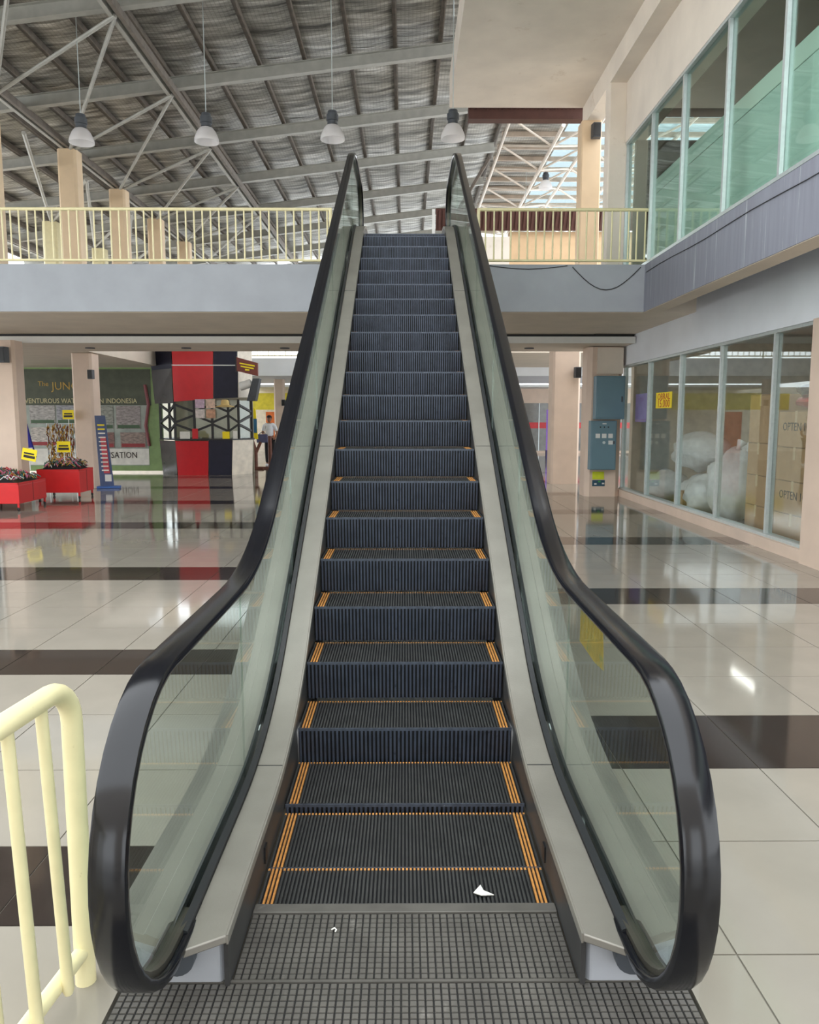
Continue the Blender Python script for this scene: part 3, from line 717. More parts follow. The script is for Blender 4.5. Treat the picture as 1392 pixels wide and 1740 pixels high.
# ------------------------------------------------------------------ speakers
def speaker(x, y, z, label, s=1.0, side=1):
    t = thing('wall_speaker', label, 'speaker', (x, y, z), 0, 'small wall speakers')
    part('cabinet', G().prism([(-0.07*s, -0.20*s), (0.07*s, -0.20*s), (0.09*s, -0.06*s), (-0.09*s, -0.06*s)], 'z', -0.13*s, 0.13*s), M_DGREY, t, local=True, bev=0.008)
    part('grille', G().box(-0.06*s, 0.06*s, -0.208*s, -0.2*s, -0.11*s, 0.11*s), M_BLACK, t, local=True)
    part('bracket', G().box(-0.02*s, 0.02*s, -0.06*s, 0.0, -0.02*s, 0.02*s), M_BLACK, t, local=True)
speaker(-7.45, 14.8, 2.79, 'grey speaker high on the pillar above the red bins', 1.1)
speaker(-7.2, 18.2, 2.62, 'black speaker on the pillar above the blue banner', 0.8)
speaker(3.57, 15.3, 6.93, 'grey speaker on the peach upper pillar under the slab', 1.0)
speaker(4.2, 19.2, 2.72, 'dark speaker on the bare pink pillar at right', 1.0)
speaker(-4.62, 30.0, 2.2, 'tiny dark speaker on the far slim pillar', 0.9)

# ------------------------------------------------------------------ meter boxes and stickers on the right pillar
t = thing('meter_cabinet', 'upper grey blue electrical cabinet on the right pillar', 'cabinet', (4.2, 16.1, 1.6))
part('body', G().box(3.87, 4.46, 15.86, 16.098, 1.6, 2.47), M_METER, t, bev=0.01)
part('door', G().box(3.90, 4.44, 15.845, 15.86, 1.63, 2.44), M_METER, t, bev=0.004)
part('latch', G().box(4.38, 4.41, 15.83, 15.845, 1.95, 2.06), M_DGREY, t)
t = thing('meter_cabinet', 'lower grey blue electrical cabinet with white meters on the right pillar', 'cabinet', (4.07, 16.1, 0.57))
part('body', G().box(3.79, 4.32, 15.88, 16.098, 0.57, 1.57), M_METER, t, bev=0.01)
d = part('door', G().box(3.81, 4.30, 15.865, 15.88, 0.59, 1.55), M_METER, t, bev=0.004)
for x in (3.93, 4.06, 4.19): part('meter', G().box(x-0.045, x+0.045, 15.855, 15.865, 1.22, 1.31), M_WHITE, d)
part('meter', G().box(4.15, 4.24, 15.855, 15.865, 1.09, 1.17), M_WHITE, d)
part('key_switch', G().lathe([(0.03, 0), (0.03, 0.01), (0.012, 0.011)], (0,0,0), 14), M_ALU, d).matrix_basis = Matrix.Translation((4.06, 15.865, 1.13)) @ Matrix.Rotation(PI/2, 4, 'X')
for x in (3.98, 4.06, 4.14): part('indicator', G().box(x-0.012, x+0.012, 15.855, 15.865, 1.43, 1.455), M_BLACK, d)
part('name_plate', G().box(4.02, 4.10, 15.86, 15.866, 1.50, 1.52), M_WHITE, d)
part('padlock', G().box(4.245, 4.275, 15.845, 15.866, 1.10, 1.16), M_DGREY, d)
solo('poster_sheet', G().box(3.90, 4.14, 16.09, 16.099, 0.36, 0.52), mat('lime_paper', (208, 216, 44), 0.6), 'lime yellow notice below the lower cabinet', 'notice')
n = solo('sticker_sheet', G().box(3.90, 4.16, 16.088, 16.099, 0.22, 0.345), mat('sticker_teal', (40, 78, 96), 0.6), 'dark teal and green sticker under the lime notice', 'sticker')
for x, z, m in ((3.94, .25, M_WHITE), (4.02, .30, mat('sticker_green', (70, 160, 70), .6)), (4.10, .26, M_WHITE)): part('sticker_print', G().box(x, x+.05, 16.086, 16.088, z, z+.03), m, n)
solo('wall_patch', G().box(3.93, 4.46, 16.06, 16.098, 2.52, 3.05), M_SOFF, 'blank beige panel above the upper cabinet', 'panel')

# ------------------------------------------------------------------ shop contents on the right
sg = solo('sale_sign', G().box(4.588, 4.592, 13.45, 14.3, 1.80, 2.08), M_YEL, 'yellow price sign stuck inside the lower shop window', 'sign')
text('lettering', 'OBRAL', 0.16, (4.586, 13.875, 2.0), LF, mat('red_ink', (190, 60, 20), .6), sg, 1.35)
text('lettering', '15.000', 0.19, (4.586, 13.875, 1.875), LF, mat('red_ink', (190, 60, 20), .6), sg, 1.3)
solo('notice_sheet', G().box(4.645, 4.65, 15.0, 15.75, 1.55, 2.1), mat('lilac_paper', (190, 160, 224), .6), 'lilac notice sheet behind the shop glass', 'notice')
EM = bpy.data.materials.new('added_tube_light'); EM.use_nodes = True  # invented ceiling tubes, added to brighten the shop interior
EM.node_tree.nodes['Principled BSDF'].inputs['Emission Color'].default_value = (1, 0.97, 0.92, 1); EM.node_tree.nodes['Principled BSDF'].inputs['Emission Strength'].default_value = 9
for y, lab in ((10.0, 'added fluorescent tube on the shop ceiling above the brown boxes'), (13.6, 'added fluorescent tube on the shop ceiling above the sacks')):
    t = thing('added_tube_light', lab, 'lamp', (6.2, y, 3.1), 0, 'added fluorescent tubes in the shop')
    part('housing', G().box(6.1, 6.3, y-0.7, y+0.7, 3.14, 3.199), M_WHITE, t)
    part('tube', G().poly([(6.2, y-0.62, 3.12), (6.2, y+0.62, 3.12)], 0.02, 10), EM, t, 50)
def sack(name, c, r, seed, label, tie=True, rz=0):
    t = thing(name, label, 'sack', (c[0], c[1], c[2]-r[2]), rz, 'stuffed white sacks in the shop')
    part('sack_body', G().ell((0,0,r[2]), r, 22, 16, 0.22, seed), M_SACK, t, 80, local=True)
    if tie: part('tied_neck', G().poly([(0.02, 0, 2*r[2]-0.06), (0.05, 0.02, 2*r[2]+0.04), (0.10, 0.03, 2*r[2]+0.12)], [0.07, 0.035, 0.08], 10), M_SACK, t, 60, local=True)
sack('stuffed_sack', (5.15, 12.06, 0.57), (0.40, 0.43, 0.57), 1, 'tall upright white sack beside the brown boxes')
sack('stuffed_sack', (5.05, 12.95, 0.34), (0.34, 0.36, 0.34), 2, 'small round sack standing before the bigger sacks')
sack('stuffed_sack', (5.85, 13.0, 0.62), (0.45, 0.5, 0.62), 3, 'greyish sack leaning behind the small round one', False)
sack('stuffed_sack', (5.2, 15.35, 0.30), (0.42, 0.55, 0.30), 4, 'low bulky sack nearest to the meter pillar', False)
sack('stuffed_sack', (5.55, 14.55, 1.0), (0.46, 0.85, 0.36), 5, 'biggest pale sack piled on top of the others', False)
sack('stuffed_sack', (5.45, 14.2, 0.28), (0.44, 0.55, 0.28), 6, 'white sack lying under the biggest pale sack', False)
def carton(x, y, z, sx, sy, sz, label, txt=None, rz=0):
    t = thing('cardboard_box', label, 'box', (x, y, z), rz, 'cardboard boxes stacked in the shop')
    part('carton', G().box(-sx/2, sx/2, -sy/2, sy/2, 0, sz), M_BOX, t, local=True, bev=0.006)
    part('tape', G().box(-sx/2-0.001, sx/2+0.001, -0.03, 0.03, sz-0.001, sz+0.002).box(-sx/2-0.002, -sx/2, -0.03, 0.03, sz-0.16, sz), M_TAPE, t, local=True)
    part('flap_seam', G().box(-sx/2-0.0015, -sx/2, -sy/2, sy/2, sz*0.985-0.004, sz*0.985), M_INK, t, local=True)
    if txt:
        text('print', txt, 0.15, (x-sx/2-0.002, y, z+sz*0.55), LF, M_INK, t)
z = 0
for k, (h, lab) in enumerate([(0.42, 'bottom brown carton of the stack beside the tall sack'), (0.42, 'second brown carton from below beside the tall sack'), (0.44, 'third brown carton from below beside the tall sack'), (0.66, 'top brown carton of the stack beside the tall sack')]):
    carton(5.2, 10.76, z, 0.6, 0.65, h, lab); z += h+0.003
z = 0
for k, (h, lab, tx) in enumerate([(0.40, 'bottom carton of the nearest stack behind the shop window', None), (0.42, 'lower carton printed in black lettering, second from below in the nearest stack', 'OPTEN 10'), (0.43, 'plain carton third from below in the nearest stack', None), (0.46, 'upper carton printed in black lettering on top of the nearest stack', 'OPTEN 10')]):
    carton(5.25, 9.86, z, 0.6, 0.9, h, lab, tx); z += h+0.003
carton(5.3, 9.02, 0, 0.6, 0.7, 0.55, 'brown carton tucked behind the pink pilaster')
carton(5.0, 13.55, 0, 0.35, 0.3, 0.36, 'small brown box on the floor between the sacks')
t = thing('market_stall', 'stall table with red cloth deep inside the shop', 'stall', (7.6, 13.5, 0))
part('cloth', G().box(7.0, 8.2, 12.4, 14.6, 1.18, 1.3).box(6.99, 7.0, 12.4, 14.6, 0.95, 1.3), M_RED, t, bev=0.02)
for x, y in ((7.1, 12.5), (8.1, 12.5), (7.1, 14.5), (8.1, 14.5)): part('leg', G().box(x-0.03, x+0.03, y-0.03, y+0.03, 0, 1.18), M_PURL, t)
t = thing('tarp_bundle', 'black tarpaulin bundle with a red rim lying on the near stack', 'tarpaulin', (5.3, 9.83, 1.72))
part('red_rim', G().ell((5.30, 9.83, 1.83), (0.30, 0.48, 0.09), 20, 10, 0.25, 3), M_RED, t, 60)
part('black_cover', G().ell((5.32, 9.83, 1.97), (0.32, 0.46, 0.15), 20, 10, 0.4, 8), mat('black_tarp', (44, 44, 50), 0.25), t, 60)
t = thing('rack_frame', 'folded black metal rack behind the sacks', 'rack', (6.68, 13.2, 0))
for i in range(6):
    part('rod', G().poly([(6.62, 12.0+0.45*i, 0.0 if i % 2 else 0.9), (6.75, 12.6+0.45*i, 1.25)], 0.02, 6), M_BLACK, t)
part('crossbar', G().poly([(6.68, 12.0, 1.1), (6.68, 15.2, 1.1)], 0.022, 6), M_BLACK, t)
part('crossbar', G().poly([(6.68, 12.0, 0.4), (6.68, 15.2, 0.4)], 0.022, 6), M_BLACK, t)

# ------------------------------------------------------------------ red bins and goods on the left
CC = [mat('trinket_%s' % n, c, 0.4) for n, c in (('red', (180, 40, 50)), ('white', (220, 220, 220)), ('black', (34, 34, 40)), ('teal', (60, 120, 120)), ('gold', (190, 150, 60)), ('pink', (200, 110, 140)), ('green', (70, 100, 70)))]
def bin_(x, y, sx, sy, z0, z1, rz, label, seed):
    t = thing('bargain_bin', label, 'bin', (x, y, 0), rz, 'red bargain bins')
    part('tray', G().box(-sx/2, sx/2, -sy/2, sy/2, z0, z1-0.04), M_REDB, t, local=True, bev=0.008)
    for a, b, c, d in ((-sx/2, sx/2, -sy/2, -sy/2+0.02), (-sx/2, sx/2, sy/2-0.02, sy/2), (-sx/2, -sx/2+0.02, -sy/2, sy/2), (sx/2-0.02, sx/2, -sy/2, sy/2)):
        part('rim', G().box(a, b, c, d, z1-0.04, z1), M_REDB, t, local=True)
    part('panel_seam', G().box(sx/2, sx/2+0.004, -0.006, 0.006, z0+0.02, z1-0.02), M_MAR, t, local=True)
    for a in (-1, 1):
        for b in (-1, 1):
            part('leg', G().box(a*(sx/2-0.03)-0.015, a*(sx/2-0.03)+0.015, b*(sy/2-0.03)-0.015, b*(sy/2-0.03)+0.015, 0.05, z0), M_REDB, t, local=True)
            part('caster', G().poly([(a*(sx/2-0.03)-0.012, b*(sy/2-0.03), 0.035), (a*(sx/2-0.03)+0.012, b*(sy/2-0.03), 0.035)], 0.035, 12), M_BLACK, t, local=True)
    R = Matrix.Translation((x, y, 0)) @ Matrix.Rotation(rz, 4, 'Z')
    random.seed(seed); g = G(); idx = []
    for i in range(420):
        px = random.uniform(-sx/2+0.1, sx/2-0.1); py = random.uniform(-sy/2+0.1, sy/2-0.1)
        hh = z1 + 0.02 + 0.2*(1-abs(px)/(sx/2))**0.5*random.uniform(0.3, 1)
        a = random.uniform(0, PI); ln = random.uniform(0.05, 0.085); n0 = len(g.f)
        p0 = R @ Vector((px-math.cos(a)*ln, py-math.sin(a)*ln, hh-0.03)); p1 = R @ Vector((px, py, hh+0.03)); p2 = R @ Vector((px+math.cos(a)*ln, py+math.sin(a)*ln, hh-0.02))
        g.poly([p0, p1, p2], 0.009, 5); idx += [random.randrange(7)]*(len(g.f)-n0)
    n0 = len(g.f); g.add([R @ Vector(q) for q in ((-sx/2+.04,-sy/2+.04,z1-.039),(sx/2-.04,-sy/2+.04,z1-.039),(sx/2-.04,sy/2-.04,z1-.039),(-sx/2+.04,sy/2-.04,z1-.039),(-sx/4,-sy/4,z1+.12),(sx/4,-sy/4,z1+.12),(sx/4,sy/4,z1+.12),(-sx/4,sy/4,z1+.12))],
        [(0,3,2,1),(4,5,6,7),(0,1,5,4),(1,2,6,5),(2,3,7,6),(3,0,4,7)]); idx += [2]*(len(g.f)-n0)
    me = g.mesh('small_goods', 40, clean=False)
    for m in CC: me.materials.append(m)
    me.polygons.foreach_set('material_index', idx)
    tag(put('small_goods', me, None), 'colourful trinkets heaped in the ' + ('larger' if seed == 5 else 'smaller') + ' red bin', 'trinkets', None, 'stuff')
bin_(-7.5, 14.12, 1.45, 1.12, 0.13, 0.50, 0.03, 'larger red bargain bin at the left picture edge', 5)
bin_(-6.98, 16.0, 0.85, 0.75, 0.13, 0.60, 0.03, 'smaller red bargain bin in front of the pink pillar', 6)
def price(x, y, z, label, s=1.0, tilt=0.0, drop=0.16):
    t = thing('price_sign', label, 'sign', (x, y, z), 0, 'yellow price cards')
    part('card', G().obox((0, 0, 0.13*s), (0.27*s, 0.008, 0.22*s), Matrix.Rotation(tilt, 3, 'Y')), M_YEL, t, local=True)
    part('stick', G().poly([(0, 0.01, -drop), (0, 0.01, 0.1*s)], 0.008, 6), M_WHITE, t, local=True)
    part('print_line', G().obox((0, -0.006, 0.15*s), (0.19*s, 0.004, 0.03*s), Matrix.Rotation(tilt, 3, 'Y')).obox((0, -0.006, 0.09*s), (0.21*s, 0.004, 0.05*s), Matrix.Rotation(tilt, 3, 'Y')), M_INK, t, local=True)
price(-6.88, 15.75, 0.92, 'yellow price card standing on the smaller red bin', 1.0)
price(-6.98, 14.5, 0.82, 'tilted yellow price card on the larger red bin', 1.0, 0.2)
price(-7.72, 18.0, 1.58, 'yellow price card above the rack of golden goods', 0.95, 0, 1.575)
t = thing('goods_rack', 'rack of golden brown trinkets beside the pink pillar', 'rack', (-8.0, 18.3, 0))
part('frame', G().poly([(-8.35, 18.3, 0), (-8.35, 18.3, 1.5), (-7.72, 18.3, 1.5), (-7.72, 18.3, 0)], 0.015, 6).poly([(-8.35, 18.3, 0.8), (-7.72, 18.3, 0.8)], 0.012, 6), M_ALU, t)
random.seed(11)
for ci, m in ((4, CC[4]), (0, mat('trinket_brown', (120, 70, 40), .5)), (1, CC[1])):
    g = G()
    for i in range(90):
        px = random.uniform(-8.33, -7.74); pz = random.uniform(0.5, 1.5)
        g.poly([(px, 18.27, pz), (px+random.uniform(-.03, .03), 18.22, pz-0.06), (px, 18.27, pz-0.13)], 0.012, 5)
    tag(part('hanging_goods', g, m, t), kind='stuff')
t = thing('hanging_shirt', 'royal blue shirt hanging left of the golden rack', 'shirt', (-8.75, 18.0, 0.6))
part('cloth', G().prism([(-9.0, 0.75), (-8.5, 0.72), (-8.6, 1.1), (-8.68, 1.5), (-8.9, 1.52), (-9.0, 1.3)], 'y', 17.98, 18.04), M_BLUE, t, bev=0.01)
part('hem_band', G().prism([(-8.97, 0.86), (-8.56, 0.88), (-8.57, 0.95), (-8.96, 0.92)], 'y', 17.97, 17.98), M_WHITE, t)
part('stand_pole', G().poly([(-9.02, 18.02, 0), (-9.02, 18.02, 1.9)], 0.02, 8), M_WHITE, t)
# standing banner
t = thing('roll_banner', 'tall narrow blue banner with red lines beside the pink pillar', 'banner', (-7.0, 18.1, 0))
bp_ = part('banner_sheet', G().prism([(-7.16, 1.68), (-6.92, 1.68), (-6.78, 0.04), (-7.10, 0.04)], 'y', 18.10, 18.115), mat('banner_blue', (70, 84, 120), .5), t)
part('print_block', G().prism([(-7.05, 1.2), (-6.92, 1.2), (-6.86, 0.35), (-7.0, 0.35)], 'y', 18.092, 18.1), mat('banner_red', (190, 70, 80), .5), bp_)
for i in range(12):
    zz = 1.45 - 0.095*i; xx = -7.03+0.06*(1.45-zz)/1.1
    part('print_line', G().box(xx-0.07, xx+0.09, 18.085, 18.091, zz, zz+0.03), M_YEL if i < 2 else M_PAPER, bp_)
part('print_block', G().box(-6.98, -6.83, 18.092, 18.1, 0.16, 0.32), M_WHITE, bp_)
part('foot', G().obox((-6.9, 18.1, 0.03), (0.5, 0.25, 0.05), Matrix.Rotation(0.2, 3, 'Z')), mat('banner_foot', (70, 110, 180), .4), t)
# grey-blue cabinet and cloth at the far left edge
t = thing('metal_cabinet', 'grey blue cabinet at the far left edge beside the pillar', 'cabinet', (-7.85, 14.72, 0))
part('body', G().box(-8.5, -7.80, 14.75, 15.1, 0.0, 1.30), M_METER, t, bev=0.01)
part('upper_box', G().box(-8.5, -7.86, 14.78, 15.1, 1.30, 2.3), M_METER, t, bev=0.01)
part('side_strip', G().box(-7.78, -7.745, 14.77, 15.0, 0.0, 2.9), M_WHITE, t)

# ------------------------------------------------------------------ waterpark poster wall
t = thing('poster_wall', 'large green waterpark poster wall behind the pillars', 'poster', (-9.5, 23.3, 0))
part('backing', G().box(-12.2, -7.2, 23.25, 23.35, 0.06, 3.1), M_LGREEN, t)
part('upper_field', G().box(-12.1, -7.5, 23.24, 23.25, 2.0, 3.05), M_GREEN, t)
part('lower_field', G().box(-12.1, -7.62, 23.24, 23.25, 0.22, 2.0), mat('poster_grey', (160, 168, 160), .5, 0, .25, 3), t)
part('base_field', G().box(-12.1, -7.62, 23.235, 23.24, 0.24, 0.72), M_PAPER, t)
for x, z, wd, ht, m in ((-9.35, 1.30, .72, .68, (140, 142, 132)), (-8.55, 1.30, .72, .68, (150, 140, 138)), (-9.35, .75, .72, .45, (120, 80, 70)), (-8.45, .75, .75, .45, (140, 120, 110)),
                        (-11.1, 1.45, .75, .55, (168, 164, 160)), (-10.3, 1.45, .7, .55, (150, 150, 156)), (-11.1, .8, .75, .55, (184, 176, 168)), (-10.3, .8, .7, .55, (110, 120, 108))):
    ph = part('photo', G().box(x, x+wd, 23.225, 23.234, z, z+ht), mat('photo_%d_%d' % m[:2], m, .4, 0, .5, 9, stretch=(1, 1, 2.5)), t, bev=0.004)
    part('caption_bar', G().box(x+.03, x+wd-.03, 23.222, 23.225, z+.02, z+.12), mat('caption_%s' % ('g' if z > 1 else 'r'), (64, 92, 60) if z > 1 else (150, 40, 44), .5), ph)
part('vine', G().poly([(-7.6, 23.23, 0.8), (-7.68, 23.22, 1.4), (-7.58, 23.22, 2.0), (-7.66, 23.22, 2.6)], 0.05, 6), mat('vine_red', (130, 60, 64), .5), t)
text('lettering', 'The', 0.2, (-10.65, 23.23, 2.62), FR, mat('logo_gold', (196, 160, 70), .5), t)
text('lettering', 'JUNGLE', 0.32, (-9.85, 23.23, 2.55), FR, mat('logo_gold', (196, 160, 70), .5), t)
text('lettering', 'MOST ADVENTUROUS WATERPARK IN INDONESIA', 0.2, (-9.95, 23.23, 2.12), FR, mat('logo_cream', (214, 206, 160), .5), t, 0.88)
text('lettering', 'SENSATION', 0.26, (-8.55, 23.225, 0.52), FR, M_INK, t, 0.85)

# ------------------------------------------------------------------ kiosk
t = thing('kiosk', 'red, navy and charcoal ticket kiosk with zigzag framed windows', 'kiosk', (-5.9, 22.8, 0))
def quadslab(name, pts, m, th=0.05):      # pts: four (x, y, z) corners of an upright face, thickened backwards
    g = G(); vs = list(pts) + [(x, y+th, z) for x, y, z in pts]
    g.add(vs, [(0,1,2,3),(7,6,5,4),(0,4,5,1),(1,5,6,2),(2,6,7,3),(3,7,4,0)]); return part(name, g, m, t)
def face(x0, x1, y0, y1, z0, z1, ov, name, m, zs=None):
    za, zb = (z0, z0) if zs is None else zs
    return quadslab(name, [(x0, y0, za), (x1, y1, zb), (x1+ov[1], y1-ov[2], z1), (x0+ov[0], y0-ov[2], z1)], m)
# counter
face(-7.12, -6.5, 22.9, 22.2, 0.0, 0.98, (-.05, 0, .05), 'counter_panel', M_CHAR)
face(-6.48, -5.62, 22.2, 22.2, 0.0, 0.98, (-.03, .05, .05), 'counter_panel', M_RED)
face(-5.60, -4.98, 22.2, 22.3, 0.0, 1.0, (.04, .06, .05), 'counter_panel', M_NAVY)
face(-4.96, -4.50, 22.3, 22.9, 0.0, 1.02, (.06, .05, .05), 'counter_panel', M_IVORY)
part('counter_top', G().prism([(-7.2, 22.95), (-6.52, 22.12), (-5.55, 22.12), (-4.9, 22.2), (-4.4, 22.9), (-4.6, 23.6), (-7.0, 23.8)], 'z', 1.0, 1.04), M_BLACK, t)
# upper band in two rows
for z0, z1, zs in ((2.14, 3.08, None), (3.10, 3.75, None)):
    k = (z0-2.1)*0.06
    face(-7.3-k, -6.52, 22.95, 22.12, z0-0.1 if z0 < 3 else z0-0.1, z1-0.08, (-.05, 0, .05), 'fascia_panel', M_CHAR if z0 < 3 else M_NAVY)
    face(-6.50, -5.40+k*.4, 22.12, 22.12, z0, z1, (0, .04, .05), 'fascia_panel', M_RED, (z0-.06, z0+.03) if z0 < 3 else None)
    face(-5.38+k*.4, -4.72, 22.12, 22.2, z0, z1, (.04, .03, .05), 'fascia_panel', M_NAVY, (z0+.03, z0+.06) if z0 < 3 else None)
    face(-4.70, -4.40, 22.2, 22.7, z0, z1, (.03, 0, .05), 'fascia_panel', M_IVORY, (z0+.06, z0+.08) if z0 < 3 else None)
part('seam', G().beam((-6.5, 22.05, 3.09), (-4.7, 22.1, 3.09), 0.03, 0.025), M_WHITE, t)
part('roof_slab', G().prism([(-7.3, 23.0), (-6.5, 22.2), (-4.7, 22.25), (-4.3, 22.8), (-4.6, 23.8), (-7.1, 24)], 'z', 3.6, 3.66), M_CHAR, t)
part('back_panel', G().box(-7.0, -4.6, 23.75, 23.8, 0, 3.6), mat('olive_panel', (172, 166, 146), .6), t)
# zigzag window frames
def fr(a, b): part('window_bar', G().beam(a, b, 0.05, 0.06), M_BLACK, t)
L = [(-7.12, 22.85), (-6.72, 22.4), (-6.5, 22.16), (-5.95, 22.16), (-5.45, 22.18), (-5.0, 22.2), (-4.72, 22.25), (-4.45, 22.75)]
for x, y in L: part('window_post', G().box(x-0.03, x+0.03, y-0.03, y+0.03, 1.04, 2.15), M_BLACK, t)
for i, (a, b) in enumerate(zip(L[:-1], L[1:])):
    up = 0.10 if i % 2 else -0.10
    for z in (1.35, 1.6, 1.9):
        fr((a[0], a[1], z-up*(1 if z != 1.6 else -1)), (b[0], b[1], z+up*(1 if z != 1.6 else -1)))
    part('window_pane', G().add([(a[0], a[1]+.02, 1.05), (b[0], b[1]+.02, 1.05), (b[0], b[1]+.02, 2.12), (a[0], a[1]+.02, 2.12), (a[0], a[1]+.026, 1.05), (b[0], b[1]+.026, 1.05), (b[0], b[1]+.026, 2.12), (a[0], a[1]+.026, 2.12)],
         [(0,1,2,3),(7,6,5,4),(0,4,5,1),(1,5,6,2),(2,6,7,3),(3,7,4,0)]), GL_SHOP, t)
for i in range(2):
    for j in range(2):
        part('menu_picture', G().box(-5.9+i*0.3, -5.64+i*0.3, 22.10, 22.11, 1.62+j*0.28, 1.87+j*0.28), mat('menu_%d' % (i+2*j), [(210, 200, 196), (206, 160, 130), (196, 170, 190), (220, 190, 170)][i+2*j], .5, 0, .25, 14), t)
for x, wd, ht, m, nm in ((-6.35, .28, .2, M_PAPER, 'price_card'), (-6.0, .16, .28, M_RED, 'price_card'), (-5.15, .2, .2, M_YEL, 'price_card'), (-4.85, .12, .22, M_PAPER, 'price_card')):
    part(nm, G().box(x, x+wd, 22.07, 22.09, 1.045, 1.045+ht), m, t)
solo('straw_hat', G().lathe([(0.0, 0.2), (0.08, 0.19), (0.11, 0.14), (0.12, 0.05), (0.26, 0.0), (0.26, -0.012), (0.10, 0.02)], (-5.0, 21.84, 1.94), 22), mat('straw', (206, 180, 120), .8), 'straw hat hanging on the kiosk window frame', 'hat', smooth=50)
# sign on kiosk
sg = thing('hanging_sign', 'brown sign with yellow lettering projecting from the kiosk', 'sign', (-4.37, 22.0, 2.8))
part('sign_box', G().prism([(-4.66, 2.92), (-4.08, 2.78), (-4.08, 3.14), (-4.66, 3.3)], 'y', 21.9, 22.0), mat('sign_brown', (116, 52, 40), .5), sg)
part('bracket', G().box(-4.66, -4.55, 22.0, 22.2, 3.05, 3.1), M_BLACK, sg)
part('sign_edge', G().prism([(-4.70, 2.9), (-4.661, 2.9), (-4.661, 3.32), (-4.70, 3.32)], 'y', 21.9, 22.02), M_BLACK, sg)
for i, (zz, wd) in enumerate(((3.10, .42), (3.02, .36), (2.93, .12))):
    part('sign_print', G().prism([(-4.37-wd/2, zz+.04*wd), (-4.37+wd/2, zz-.2*wd+.02), (-4.37+wd/2, zz-.2*wd+.06), (-4.37-wd/2, zz+.05)], 'y', 21.895, 21.9), M_YEL, sg)
t2 = thing('roof_speaker', 'dark slanted screen hanging below the brown kiosk sign', 'screen', (-4.3, 22.2, 2.1))
part('casing', G().prism([(-4.42, 2.1), (-4.18, 2.1), (-4.05, 2.72), (-4.24, 2.72)], 'y', 21.95, 22.3), M_DGREY, t2, bev=0.01)
part('pipe', G().poly([(-4.62, 22.1, 2.5), (-4.3, 22.1, 2.6)], 0.12, 12), M_WHITE, t2, 40)
# yellow play stand and timber posts near the person
t = thing('play_stand', 'yellow board with a blue screen on a forked brown post', 'stand', (-4.85, 25.0, 0))
part('board', G().prism([(-5.05, 0.95), (-4.72, 0.95), (-4.78, 1.9), (-4.95, 2.1), (-5.05, 1.9)], 'y', 25.1, 25.16), M_YEL, t, bev=0.01)
part('screen', G().box(-4.88, -4.74, 25.07, 25.1, 1.15, 1.6), mat('screen_blue', (50, 110, 150), .3), t)
part('post', G().poly([(-4.78, 25.0, 0), (-4.78, 25.0, 0.55), (-4.90, 25.0, 0.95)], 0.06, 10), M_BROWN, t, 40)
part('branch', G().poly([(-4.78, 25.0, 0.5), (-4.62, 25.0, 0.86)], 0.05, 10), M_BROWN, t, 40)
part('foot', G().box(-5.02, -4.55, 24.9, 25.1, 0, 0.07), M_BROWN, t)
t = thing('timber_post', 'plain brown timber post standing in front of the person', 'post', (-4.35, 25.2, 0))
part('post', G().poly([(-4.35, 25.2, 0.06), (-4.36, 25.2, 1.05)], [0.07, 0.06], 10), M_BROWN, t, 40)
part('foot', G().box(-4.55, -4.15, 25.1, 25.3, 0, 0.06), M_BROWN, t)
# purple banner far right
t = thing('purple_banner', 'narrow purple printed banner beside the bare pink pillar', 'banner', (6.06, 31.0, 0))
part('sheet', G().box(5.62, 6.5, 31.0, 31.02, 0.35, 1.95), M_PURP, t)
part('foot', G().box(5.62, 6.5, 30.9, 31.1, 0.0, 0.35), mat('banner_base', (70, 60, 110), .6), t)
t = thing('wall_lettering', 'red and brown lettering board on the far right balcony', 'sign', (4.6, 27.7, 3.75))
part('board', G().box(3.3, 5.9, 27.74, 27.78, 3.74, 4.35), M_PAPER, t)
for i in range(9):
    part('letter_bar', G().beam((3.45+i*.25, 27.72, 3.82), (3.53+i*.25 + (.06 if i % 2 else -.05), 27.72, 4.25), .02, .07), M_RED if i in (5, 6, 7) else M_BROWN, t)

# ------------------------------------------------------------------ person
P0 = Vector((-4.6, 26.6, 0))
def skin(name, verts, edges, radii, m, parent, root=0, sub=1):
    me = bpy.data.meshes.new(name); me.from_pydata([Vector(v) for v in verts], edges, [])
    o = put(name, me, m, parent)
    md = o.modifiers.new('skin', 'SKIN'); md.use_smooth_shade = True
    for i, r in enumerate(radii):
        d = me.skin_vertices[0].data[i]; d.radius = (r, r) if not isinstance(r, tuple) else r; d.use_root = (i == root)
    s = o.modifiers.new('subdiv', 'SUBSURF'); s.levels = sub; s.render_levels = sub
    return o
pe = thing('person', 'person in white shirt, black trousers and dark cap holding a blue grey bag', 'person', tuple(P0))
V = [(0,0,.92),(0,0,1.1),(0,0,1.3),(0,-.01,1.40),(0,-.02,1.48),                     # pelvis..neck
     (-.09,0,.86),(-.10,-.02,.48),(-.10,.02,.09),(-.11,-.12,.03),                     # leg
     (.09,0,.86),(.11,-.02,.48),(.12,.03,.09),(.13,-.11,.03),
     (-.17,0,1.36),(-.24,-.04,1.10),(-.13,-.24,1.06),(-.08,-.29,1.07),
     (.17,0,1.36),(.26,.0,1.10),(.20,-.18,0.95),(.19,-.25,0.93)]
Ed = [(0,1),(1,2),(2,3),(3,4),(0,5),(5,6),(6,7),(7,8),(0,9),(9,10),(10,11),(11,12),(3,13),(13,14),(14,15),(15,16),(3,17),(17,18),(18,19),(19,20)]
Rd = [.13,.12,.14,.08,.05,.085,.06,.04,.035,.085,.06,.04,.035,.06,.045,.034,.03,.06,.045,.034,.03]
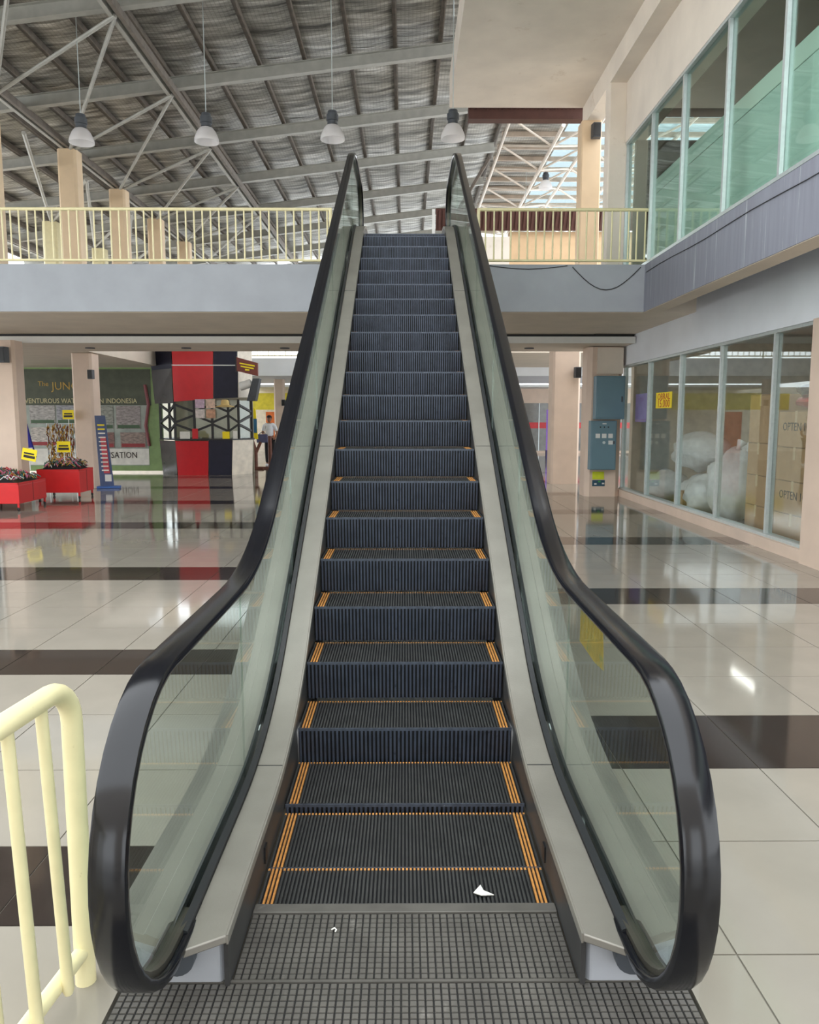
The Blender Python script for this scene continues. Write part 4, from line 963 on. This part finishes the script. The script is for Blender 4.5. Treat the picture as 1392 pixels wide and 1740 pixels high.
for (h, d) in ((16, (-1, 1)), (20, (1, 1))):
    bx_, by_, bz_ = V[h]
    for k in range(5):
        i = len(V); a = (k-1.5)*0.018
        V += [(bx_+a, by_-0.035+(0.02 if k == 4 else 0), bz_-0.01*(k % 2)), (bx_+a*1.1+(0.03 if k == 4 else 0), by_-0.06+0.006*abs(k-1.5), bz_-0.035)]
        Ed += [(h, i), (i, i+1)]; Rd += [.0095, .008]
skin('body', V, Ed, Rd, M_SKIN, pe)
hd = part('head', G().ell((0,-.03,1.585), (.075,.092,.112), 16, 12), M_SKIN, pe, 80, local=True)
part('nose', G().ell((0,-.125,1.575), (.014,.018,.02), 8, 6), M_SKIN, hd, 80, local=True)
for sx in (-1, 1):
    part('eye', G().ell((sx*.03,-.112,1.60), (.012,.008,.007), 8, 6), M_INK, hd, 80, local=True)
    part('ear', G().ell((sx*.076,-.02,1.585), (.012,.022,.03), 8, 6), M_SKIN, hd, 80, local=True)
part('mouth', G().ell((0,-.112,1.535), (.022,.008,.006), 8, 6), mat('lips', (120, 66, 60), .6), hd, 80, local=True)
part('hair', G().ell((0,-.005,1.615), (.084,.092,.105), 16, 12, .05, 2), mat('hair_black', (26, 20, 20), .6), pe, 80, local=True)
cp_ = part('cap', G().lathe([(0, .085), (.05, .075), (.085, .04), (.094, 0), (.086, 0)], (0,-.025,1.64), 18), mat('cap_black', (34, 24, 26), .7), pe, 50, local=True)
part('brim', G().ell((0,-.13,1.645), (.065,.07,.010), 14, 8), mat('cap_black', (34, 24, 26), .7), cp_, 60, local=True)
skin('shirt', [(0,0,.93),(0,0,1.1),(0,0,1.3),(0,-.01,1.41),(-.17,0,1.37),(-.225,-.03,1.16),(.17,0,1.37),(.24,0,1.16)], [(0,1),(1,2),(2,3),(3,4),(4,5),(3,6),(6,7)], [.155,.14,.16,.085,.078,.066,.078,.066], M_SHIRT, pe)
skin('trousers', [(0,0,.95),(-.09,0,.86),(-.10,-.02,.48),(-.10,.02,.09),(.09,0,.86),(.11,-.02,.48),(.12,.03,.09)], [(0,1),(1,2),(2,3),(0,4),(4,5),(5,6)], [.145,.105,.08,.065,.105,.08,.065], M_PANTS, pe)
for sx in (-.105, .125): part('shoe', G().ell((sx,-.05,.04), (.05,.13,.045), 12, 8), M_SHIRT, pe, 80, local=True)
t = thing('carried_bag', 'blue grey shoulder bag held by the person', 'bag', (-4.75, 26.32, 0.85))
part('bag_body', G().box(-4.98, -4.62, 26.22, 26.32, 0.80, 1.08), mat('bag_blue', (84, 86, 120), .7), t, bev=0.02)
part('strap', G().poly([(-4.9, 26.27, 1.08), (-4.84, 26.32, 1.14), (-4.72, 26.32, 1.14), (-4.68, 26.27, 1.08)], 0.012, 6), M_PANTS, t, 40)

# ------------------------------------------------------------------ loose cables
def cable(name, pts, label, r=0.006): solo(name, G().poly(pts, r, 6), M_CABLE, label, 'cable', smooth=40)
sag = [(2.58+1.05*k/12, 12.285, 3.93-0.34*math.sin(PI*k/12)) for k in range(13)]
cable('hanging_cable', sag, 'dark cable sagging across the grey balcony face')
cable('hanging_cable', [(3.69, 12.2-0.6*k, 3.84+0.012*math.sin(k*1.3)-0.004*k) for k in range(0, 14)], 'thin cable running along the streaky grey beam', 0.005)
cable('hanging_cable', [(1.3+0.2*k, 12.288, 3.95-0.05*math.sin(PI*k/6)) for k in range(7)], 'short cable under the right railing', 0.005)
